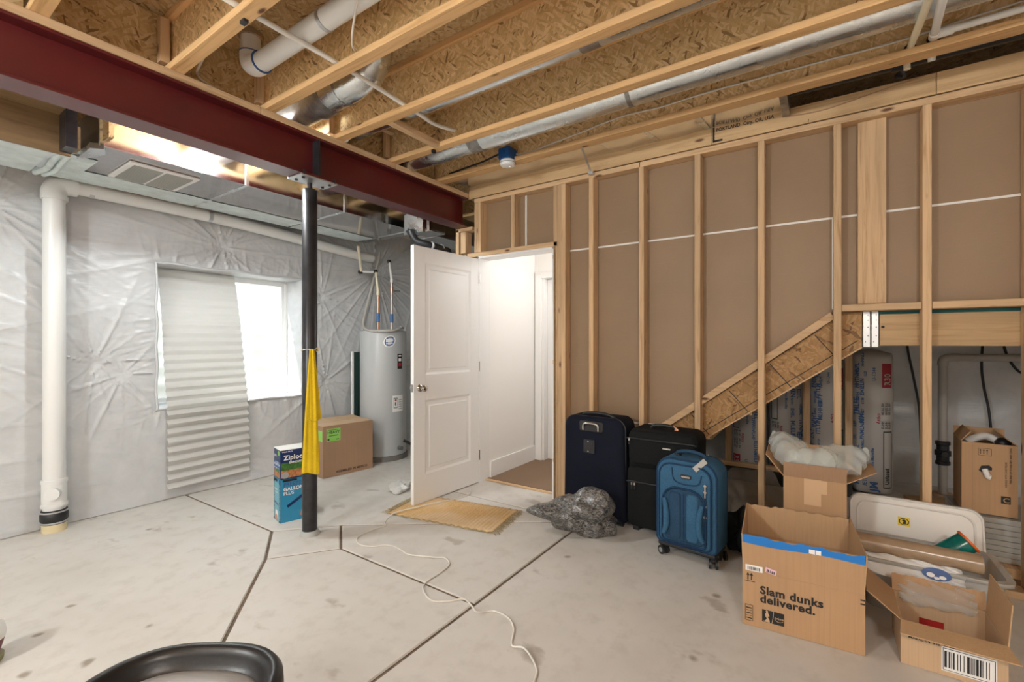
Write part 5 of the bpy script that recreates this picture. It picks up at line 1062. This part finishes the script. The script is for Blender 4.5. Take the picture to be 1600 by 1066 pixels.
for sx in (-1, 1):
    for sy in (-1, 1): caster(bl, sx * (wd / 2 - .03), sy * (dp / 2 - .03), {(-1, -1): 62, (1, -1): 20, (-1, 1): 10, (1, 1): 40}[sx, sy])
# black upright
bk = thing('suitcase', 'black soft upright suitcase with two front pockets, between the navy and blue ones', 'suitcase', (3.137, 0.868, 0.0), -92, 'suitcases against the stud wall')
wd, dp, h, z0 = 0.455, 0.22, 0.665, 0.03
rounded_slab(wd, dp, h, (0.06, 0.03), z0, 0.022).build('body', 'blackfab', bk, smooth=50)
yf = -dp / 2
rounded_slab(wd - .02, .035, .22, .045, z0 + h - .235, 0.016, y0=yf - .028).build('front_pocket', 'blackfab', bk, smooth=50); rounded_slab(wd - .005, .04, .40, .04, z0 + .01, 0.016, y0=yf - .033).build('front_pocket', 'blackfab', bk, smooth=50)
for z, a in ((z0 + h - .065, .012), (z0 + .31, .0)): MB().tube(spline([(-wd / 2 + .01, yf - .028, z - .006), (-wd / 2 + .04, yf - .034, z), (wd / 2 - .04, yf - .034, z), (wd / 2 - .01, yf - .028, z - .01)]), .005, 8).build('zipper', 'rubber', bk, smooth=80)
for x, z in ((-wd / 2 + .022, z0 + h - .075), (-wd / 2 + .040, z0 + .295), (-wd / 2 + .060, z0 + .295)):
    pu = MB().box(x - .006, x + .006, yf - .042, yf - .034, z - .008, z + .010).build('zipper_pull', 'chrome', bk, bevel=.001); MB().box(x - .005, x + .005, yf - .042, yf - .037, z - .034, z - .010).build('pull_tab', 'steel_dark', pu, bevel=.001)
MB().prism(rrect(.052, .009, .002, 2, .04, z0 + h - .11), yf - .0295, yf - .028, axis=1).build('logo_plate', 'chrome', bk)
MB().tube(spline([(-.09, -.05, z0 + h - .002), (-.07, -.05, z0 + h + .018), (0, -.05, z0 + h + .026), (.07, -.05, z0 + h + .018), (.09, -.05, z0 + h - .002)]), .010, 10).build('carry_handle', 'rubber', bk, smooth=80)
lab(MB().tube(spline([(.06, -.05, z0 + h + .028), (.075, -.06, z0 + h + .018), (.09, -.06, z0 + h + .004), (.07, -.065, z0 + h + .006)]), .006, 8).build('tag_strap', 'copper', bk, smooth=80), 'tan strap on the handle')
for sx in (-1, 1):
    MB().cyl((sx * (wd / 2 - .05), .06, .030), (sx * (wd / 2 - .02), .06, .030), .029, n=20).build('wheel', 'rubber', bk, smooth=40); MB().box(sx * (wd / 2 - .05) - .02, sx * (wd / 2 - .05) + .02, yf + .01, yf + .05, .001, z0 + .01).build('foot', 'rubber', bk, bevel=.004)
# navy, seen from behind
nv_ = thing('suitcase', 'tall dark navy suitcase turned back to front beside the doorway, handle recess showing', 'suitcase', (3.145, 1.352, 0.0), -92, 'suitcases against the stud wall')
wd, dp, h, z0 = 0.475, 0.235, 0.715, 0.025
sl = rounded_slab(wd, dp, h, (0.075, 0.03), z0, 0.03, n=10)
sl.v = [(x * (1 + .03 * math.cos((z - .1) * 5.2) - 0.02 * math.exp(-((z - .55) / .06) ** 2)), y - (0.012 * math.sin((z - z0) / h * PI) if y < 0 else 0), z) for x, y, z in sl.v]; sl.build('body', 'navy', nv_, smooth=50)
yf = -dp / 2
outline(wd - .01, h - .012, (0.075, 0.03), yf + .03, z0 + h / 2, .007).build('piping', 'rubber', nv_, smooth=80)
hr = MB().prism(rrect(.185, .075, .014, 5, -.012, z0 + h - .068), yf - .008, yf + .01, axis=1).build('handle_recess', 'rubber', nv_, bevel=.004)
lab(MB().tube(spline([(-.070, yf - .012, z0 + h - .095), (-.068, yf - .016, z0 + h - .062), (-.045, yf - .018, z0 + h - .046), (.025, yf - .018, z0 + h - .046), (.046, yf - .016, z0 + h - .062), (.048, yf - .012, z0 + h - .095)]), .009, 10).build('pull_handle', 'chrome', hr, smooth=80), 'chrome pull handle')
ip = MB().prism(rrect(.088, .095, .006, 4, -.025, z0 + h - .21), yf - .013, yf - .006, axis=1).build('id_panel', 'rubber', nv_, bevel=.002); MB().prism(rrect(.055, .085, .004, 4, -.035, z0 + h - .21), yf - .015, yf - .012, axis=1).build('id_window', 'steel_dark', ip)
for dz in (-.035, .035): MB().cyl((-.030, yf - .012, z0 + h - .21 + dz), (-.030, yf - .018, z0 + h - .21 + dz), .005, n=10).build('rivet', 'chrome', ip)
MB().tube(spline([(-.12, -.04, z0 + h - .01), (-.09, -.04, z0 + h + .012), (0, -.04, z0 + h + .018), (.09, -.04, z0 + h + .010), (.14, -.04, z0 + h - .012)]), .012, 10).build('carry_handle', 'rubber', nv_, smooth=80)
for sx in (-1, 1): MB().cyl((sx * (wd / 2 - .06), yf + .03, .028), (sx * (wd / 2 - .02), yf + .03, .028), .027, n=20).build('wheel', 'rubber', nv_, smooth=40); MB().box(sx * (wd / 2 - .06) - .015, sx * (wd / 2 - .06) + .015, dp / 2 - .05, dp / 2 - .02, .001, z0 + .01).build('foot', 'rubber', nv_, bevel=.004)
for k, z in enumerate((0.22, 0.36)): MB().box(-wd / 2 - .006, -wd / 2 + .006, yf + .04, yf + .07, z0 + z, z0 + z + .05).build('side_loop', 'rubber', nv_, bevel=.003)

# ------------------------------------------------------------------ crumpled bags
def crumple(name, label, cat, loc, sx, sy, sz, mat, seed, knot=None, rz=0, lo=0.0):
    bmx = bmesh.new(); bmesh.ops.create_icosphere(bmx, subdivisions=6, radius=1); n1, n2, n3 = Wave(12, 2.2, seed), Wave(16, 5.5, seed + 1), Wave(16, 12, seed + 2); r0 = np.random.RandomState(seed)
    P_ = np.array([v.co[:] for v in bmx.verts]); a, b, c = n1(P_), n2(P_), n3(P_)
    kk = r0.normal(size=(16, 3)); kk = kk / np.linalg.norm(kk, axis=1)[:, None] * r0.uniform(2.6, 11, (16, 1)); pp = r0.rand(16) * 6.28
    tri = np.abs(((P_ @ kk.T + pp) / PI) % 2 - 1); t_ = (tri * r0.choice((-1.1, 1.25), 16) / np.linalg.norm(kk, axis=1)).sum(-1)
    t_ = (t_ - t_.mean()) / t_.std(); k = np.clip(.92 + .17 * t_ + .12 * a + .03 * np.abs(c), .5, 1.35)
    for v, q, p in zip(bmx.verts, k, P_):
        d = Vector(p) * float(q)
        if knot is not None:
            al = max(0, d.normalized().dot(Vector(knot).normalized())); 
            if al > .90: d += Vector(knot).normalized() * (al - .90) * 7.0
        z = d.z * sz + sz * .62; v.co = (d.x * sx, d.y * sy, max(z, lo + 0.003 * abs(float(b[0]))))
    me = bpy.data.meshes.new(name); bmx.to_mesh(me); bmx.free(); me.materials.append(M[mat]); me.polygons.foreach_set('use_smooth', [True] * len(me.polygons)); me.set_sharp_from_angle(angle=R(16))
    o = bpy.data.objects.new(name, me); C.objects.link(o); o.location = loc; o.rotation_euler = (0, 0, R(rz)); return tag(o, label, cat)
crumple('crumpled_bag', 'crumpled grey patterned plastic bag on the floor against the navy suitcase', 'bag', (2.80, 1.315, 0.002), 0.225, 0.155, 0.165, 'greybag', 5, (-1, -.1, .15), -62)
crumple('paper_scrap', 'crumpled white plastic scrap on the floor beside the open door', 'paper', (2.72, 3.02, 0.002), 0.12, 0.09, 0.045, 'poly', 9, None, 20)
crumple('clear_bag', 'clear plastic bag lying under the stairs behind the blue suitcase', 'bag', (3.95, 0.42, 0.002), 0.34, 0.26, 0.16, 'film', 14, None, 10)
crumple('duffel_bag', 'black soft bag lying behind the stud between blue suitcase and slogan box', 'bag', (3.075, 0.37, 0.002), 0.11, 0.115, 0.16, 'blackfab', 18, None, 10)

# ------------------------------------------------------------------ plastic tote, lid and what lies on it
tt = thing('storage_tote', 'translucent plastic storage tote behind the low open box', 'tote', (2.955, -0.405, 0.001), -90)
wd, dp, h = 0.52, 0.36, 0.248
m = MB(); rb = rrect(wd - .07, dp - .07, .04, 5); rtp = rrect(wd - .02, dp - .02, .05, 5); ro = rrect(wd + .03, dp + .03, .06, 5); k = len(rb)
rows = [[(x, y, 0.0) for x, y in rb], [(x, y, h) for x, y in rtp], [(x, y, h + .001) for x, y in ro], [(x, y, h - .016) for x, y in ro]]
m.add([p for r_ in rows for p in r_], [tuple(range(k))[::-1]] + [(a * k + i, a * k + (i + 1) % k, (a + 1) * k + (i + 1) % k, (a + 1) * k + i) for a in range(3) for i in range(k)])
o = m.build('tote_body', 'tote', tt, smooth=40); md = o.modifiers.new('t', 'SOLIDIFY'); md.thickness = .003
for sx in (-1, 1): MB().box(sx * (wd / 2 + .012) - .012, sx * (wd / 2 + .012) + .012, -.06, .06, h - .03, h - .002).build('tote_handle', 'tote', tt, bevel=.004)
tag(crumple('packed_cloth', 'dull bundle packed inside the translucent tote', 'bundle', (2.95, -0.37, 0.012), 0.11, 0.15, 0.10, 'card_pale', 23), 'dull bundle packed inside the translucent tote', 'bundle')
ld = thing('tote_lid', 'large white plastic lid leaning on the studs behind the tote', 'lid', (3.165, -0.395, 0.075), -91)
m = rounded_slab(0.545, 0.022, 0.36, 0.06, 0.0, 0.008, y0=-.011); o = m.build('lid_panel', 'lid', ld, smooth=40); o.rotation_euler = (R(-11), 0, 0)
for w2, h2, y_ in ((.53, .345, -.013), (.47, .285, -.011)): o = outline(w2, h2, .055, y_, .18, .005).build('lid_rim', 'lid', ld, smooth=80); o.rotation_euler = (R(-11), 0, 0)
st = MB().quad((0, 0, 0), (1, 0, 0), (0, 0, 1), -.062, -.012, .222, .266).build('sticker', 'yellow_lbl', ld); st.rotation_euler = (R(-11), 0, 0); st.location = (0, -.0135, 0)
g = MB(); cx, cz = -.037, .244; n = 24; cir = lambda r: [(cx + r * math.cos(t), -.0008, cz + r * .85 * math.sin(t)) for t in np.linspace(0, 2 * PI, n, False)]
g.add(cir(.021) + cir(.017), [(i, (i + 1) % n, n + (i + 1) % n, n + i) for i in range(n)]); g.add([(cx - .006, -.001, cz - .013), (cx + .008, -.001, cz - .012), (cx + .009, -.001, cz + .006), (cx + .002, -.001, cz + .012), (cx - .010, -.001, cz + .006), (cx - .002, -.001, cz + .002)], [tuple(range(6))]); g.build('sticker_print', 'black', st)
kr = thing('paper_roll', 'long roll of kraft paper in shrink wrap lying across the tote', 'paper roll', (2.83, -0.352, 0.296), -91)
MB().cyl((-.228, 0, -.002), (.228, 0, -.002), .042, n=32).build('roll', 'kraft', kr, smooth=40)
for sx in (-1, 1): MB().cyl((sx * .2281, 0, -.002), (sx * .2285, 0, -.002), .030, n=24).build('roll_end', 'card_pale', kr)
MB().cyl((-.2295, 0, -.002), (.2295, 0, -.002), .012, n=16).build('core', 'dark_void', kr)
pb = pillow('mailing_bag', 'white plastic bag with a dark blue emblem under the kraft paper roll', (2.775, -0.335, 0.222), (64, 0, -91), 0.36, 0.10, 0.03, 41, 'poly', 'bag')
g = MB(); g.add([(.085 + .050 * math.cos(t), .004 + .026 * math.sin(t), .0245) for t in np.linspace(0, 2 * PI, 24, False)], [tuple(range(24))]); em = g.build('emblem', 'logo_blue', pb)
g = MB()
for a, b, r1, r2 in ((.065, -.002, .014, .010), (.105, -.006, .012, .008), (.085, -.012, .010, .006)): g.add([(a + r1 * math.cos(t), b + r2 * math.sin(t), .0252) for t in np.linspace(0, 2 * PI, 14, False)], [tuple(range(14))])
em2 = g.build('emblem_print', 'white', em); em2['kind'] = 'stuff'
sp = thing('line_spool', 'spool of shiny teal line with orange flanges on the right end of the tote', 'spool', (2.975, -0.515, 0.292), 0)
ax = Vector((0.12, -0.72, 0.62)).normalized()
MB().lathe([(.046, -.062), (.047, -.058), (.047, .058), (.046, .062)], n=32, axis=ax).build('wound_line', 'teal', sp, smooth=40)
for s_ in (-1, 1): MB().lathe([(.014, s_ * .0625), (.052, s_ * .0625), (.054, s_ * .066), (.052, s_ * .073), (.014, s_ * .073)], n=36, axis=ax, caps=False).build('flange', 'orange', sp, smooth=50)
MB().lathe([(.014, -.071), (.014, .071)], n=20, axis=ax).build('hub', 'dark_void', sp)
bj = thing('blue_jug', 'dark blue object standing between the air pillow box and the white lid', 'jug', (3.20, -0.088, 0.0)); MB().lathe([(.03, .001), (.033, .01), (.033, .25), (.02, .29), (.014, .30), (.014, .33)], n=20).build('jug_body', 'box_navy', bj, smooth=50); MB().lathe([(.017, .331), (.017, .355)], n=16).build('cap', 'white', bj)

# ------------------------------------------------------------------ rug, cord
rgm = thing('jute_rug', 'small golden woven jute rug with fringed ends before the doorway', 'rug', (2.585, 2.285, 0.0), -79.8)
L_, W2 = 0.86, 0.44
def rugfn(u, v):
    x, y = (u - .5) * L_, (v - .5) * W2; edge = 0.004 * math.sin(x * 20 + 1) ; return (x + .03 * (v - .5) * 0, y + edge * (abs(v - .5) * 2) ** 4, 0.0065 + 0.0032 * abs(math.sin(u * PI * 30)) + 0.004 * max(0, math.sin(x * 4 + y * 6)) )
m = MB(); m.grid(240, 14, rugfn); o = m.build('woven_mat', 'rug', rgm, smooth=60); md = o.modifiers.new('t', 'SOLIDIFY'); md.thickness = .005
m = MB()
for s_ in (-1, 1): m.tube([((u - .5) * L_, s_ * W2 / 2, .007 + .003 * math.sin(u * 90)) for u in np.linspace(0, 1, 90)], .0045, 6)
m.build('binding', 'fringe', rgm, smooth=80)
m = MB()
for s_ in (-1, 1):
    for k in range(70):
        y = (k / 69 - .5) * W2; a = rng.normal(0, .35); l = .035 + .03 * rng.rand(); x = s_ * L_ / 2
        m.tube([(x, y, .007), (x + s_ * l * .5, y + l * .3 * a, .010 + .006 * rng.rand()), (x + s_ * l, y + l * a, .004)], [.0022, .0018, .001], 4)
fr = m.build('fringe', 'fringe', rgm, smooth=80); fr['kind'] = 'stuff'
cpts = [(3.10, 2.535), (3.02, 2.47), (2.938, 2.44), (2.80, 2.455), (2.673, 2.481), (2.53, 2.53), (2.417, 2.567), (2.30, 2.60), (2.222, 2.589), (2.16, 2.54), (2.139, 2.506), (2.10, 2.51), (2.0, 2.521), (1.895, 2.497), (1.844, 2.405), (1.87, 2.31), (1.924, 2.271), (1.945, 2.207), (1.935, 2.12), (1.923, 2.042), (1.984, 1.893), (2.01, 1.84), (1.967, 1.766), (1.877, 1.742), (1.745, 1.733), (1.681, 1.684), (1.642, 1.587), (1.682, 1.519), (1.739, 1.465), (1.711, 1.389), (1.674, 1.333), (1.72, 1.31), (1.745, 1.274), (1.733, 1.193), (1.68, 1.129), (1.587, 1.076), (1.584, 1.011), (1.531, 0.924), (1.467, 0.893), (1.35, 0.86), (1.2, 0.75), (1.0, 0.6)]
def onrug(x, y):
    dx, dy = x - 2.585, y - 2.285; a = R(79.8); lx = dx * math.cos(a) - dy * math.sin(a); ly = dx * math.sin(a) + dy * math.cos(a); return abs(lx) < L_ / 2 + .06 and abs(ly) < W2 / 2 + .02
cz = [0.0045 + (0.017 if onrug(*p) else 0) + (0.012 if i in (30, 36) else 0) for i, p in enumerate(cpts)]
ec = thing('extension_cord', 'thin white cord snaking across the concrete floor and over the rug', 'cord'); MB().tube(spline([(*p, z) for p, z in zip(cpts, cz)], 8), 0.0045, 8).build('cord', 'cord', ec, smooth=80)

# ------------------------------------------------------------------ stool at the bottom edge, canister at the left edge
stl = thing('bar_stool', 'black padded stool with a rolled rim at the bottom edge of the picture', 'stool', (0.262, 0.822, 0.0), 34)
def sup2(r, n=64, e=2.7): return [(math.copysign(abs(math.cos(t)) ** (2 / e), math.cos(t)) * r, math.copysign(abs(math.sin(t)) ** (2 / e), math.sin(t)) * r) for t in np.linspace(0, 2 * PI, n, False)]
prof = [(.120, .640), (.150, .645), (.161, .665), (.164, .700), (.163, .716), (.158, .724), (.150, .7265), (.142, .724), (.137, .714), (.134, .700), (.128, .694)]
rows = [[(x, y, z) for x, y in sup2(r)] for r, z in prof]; k = 64; m = MB(); m.add([p for r_ in rows for p in r_], [(a * k + i, a * k + (i + 1) % k, (a + 1) * k + (i + 1) % k, (a + 1) * k + i) for a in range(len(rows) - 1) for i in range(k)]); m.build('rolled_rim', 'leather', stl, smooth=70)
rows = [[(x, y, z) for x, y in sup2(r)] for r, z in ((.130, .692), (.120, .699), (.09, .704), (.04, .706), (.002, .706))]; m = MB(); m.add([p for r_ in rows for p in r_], [(a * k + i, a * k + (i + 1) % k, (a + 1) * k + (i + 1) % k, (a + 1) * k + i) for a in range(4) for i in range(k)]); m.build('seat', 'seat_sheen', stl, smooth=80)
MB().tube([(x, y, .646) for x, y in sup2(.152)], .003, 6, closed=True).build('piping', 'rubber', stl)
MB().cyl((0, 0, .03), (0, 0, .64), .025, n=20).build('post', 'chrome', stl, smooth=40); MB().lathe([(.20, .001), (.20, .012), (.15, .025), (.03, .04)], n=40).build('base', 'chrome', stl, smooth=40); MB().tube([(.13 * math.cos(a), .13 * math.sin(a), .28) for a in np.linspace(0, 2 * PI, 40)[:-1]], .009, 8, closed=True).build('foot_ring', 'chrome', stl, smooth=80)
for a in (0, 120, 240): MB().tube([(.02 * math.cos(R(a)), .02 * math.sin(R(a)), .28), (.13 * math.cos(R(a)), .13 * math.sin(R(a)), .28)], .007, 8).build('ring_strut', 'chrome', stl)
cn = thing('canister', 'small white topped maroon canister cut by the left edge', 'canister', (0.318, 2.735, 0.0))
MB().lathe([(.05, .001), (.062, .01), (.064, .03)], n=28).build('canister_base', 'olive', cn, smooth=40); MB().lathe([(.050, .031), (.062, .075), (.066, .095)], n=28).build('canister_body', 'maroon', cn, smooth=40); MB().lathe([(.067, .096), (.070, .115), (.064, .150), (.045, .172), (.01, .178)], n=28).build('canister_lid', 'white', cn, smooth=60); MB().tube(spline([(-.02, 0, .176), (0, .0, .198), (.03, 0, .192), (.045, 0, .172)]), .007, 8).build('lid_knob', 'card_dark', cn, smooth=60)
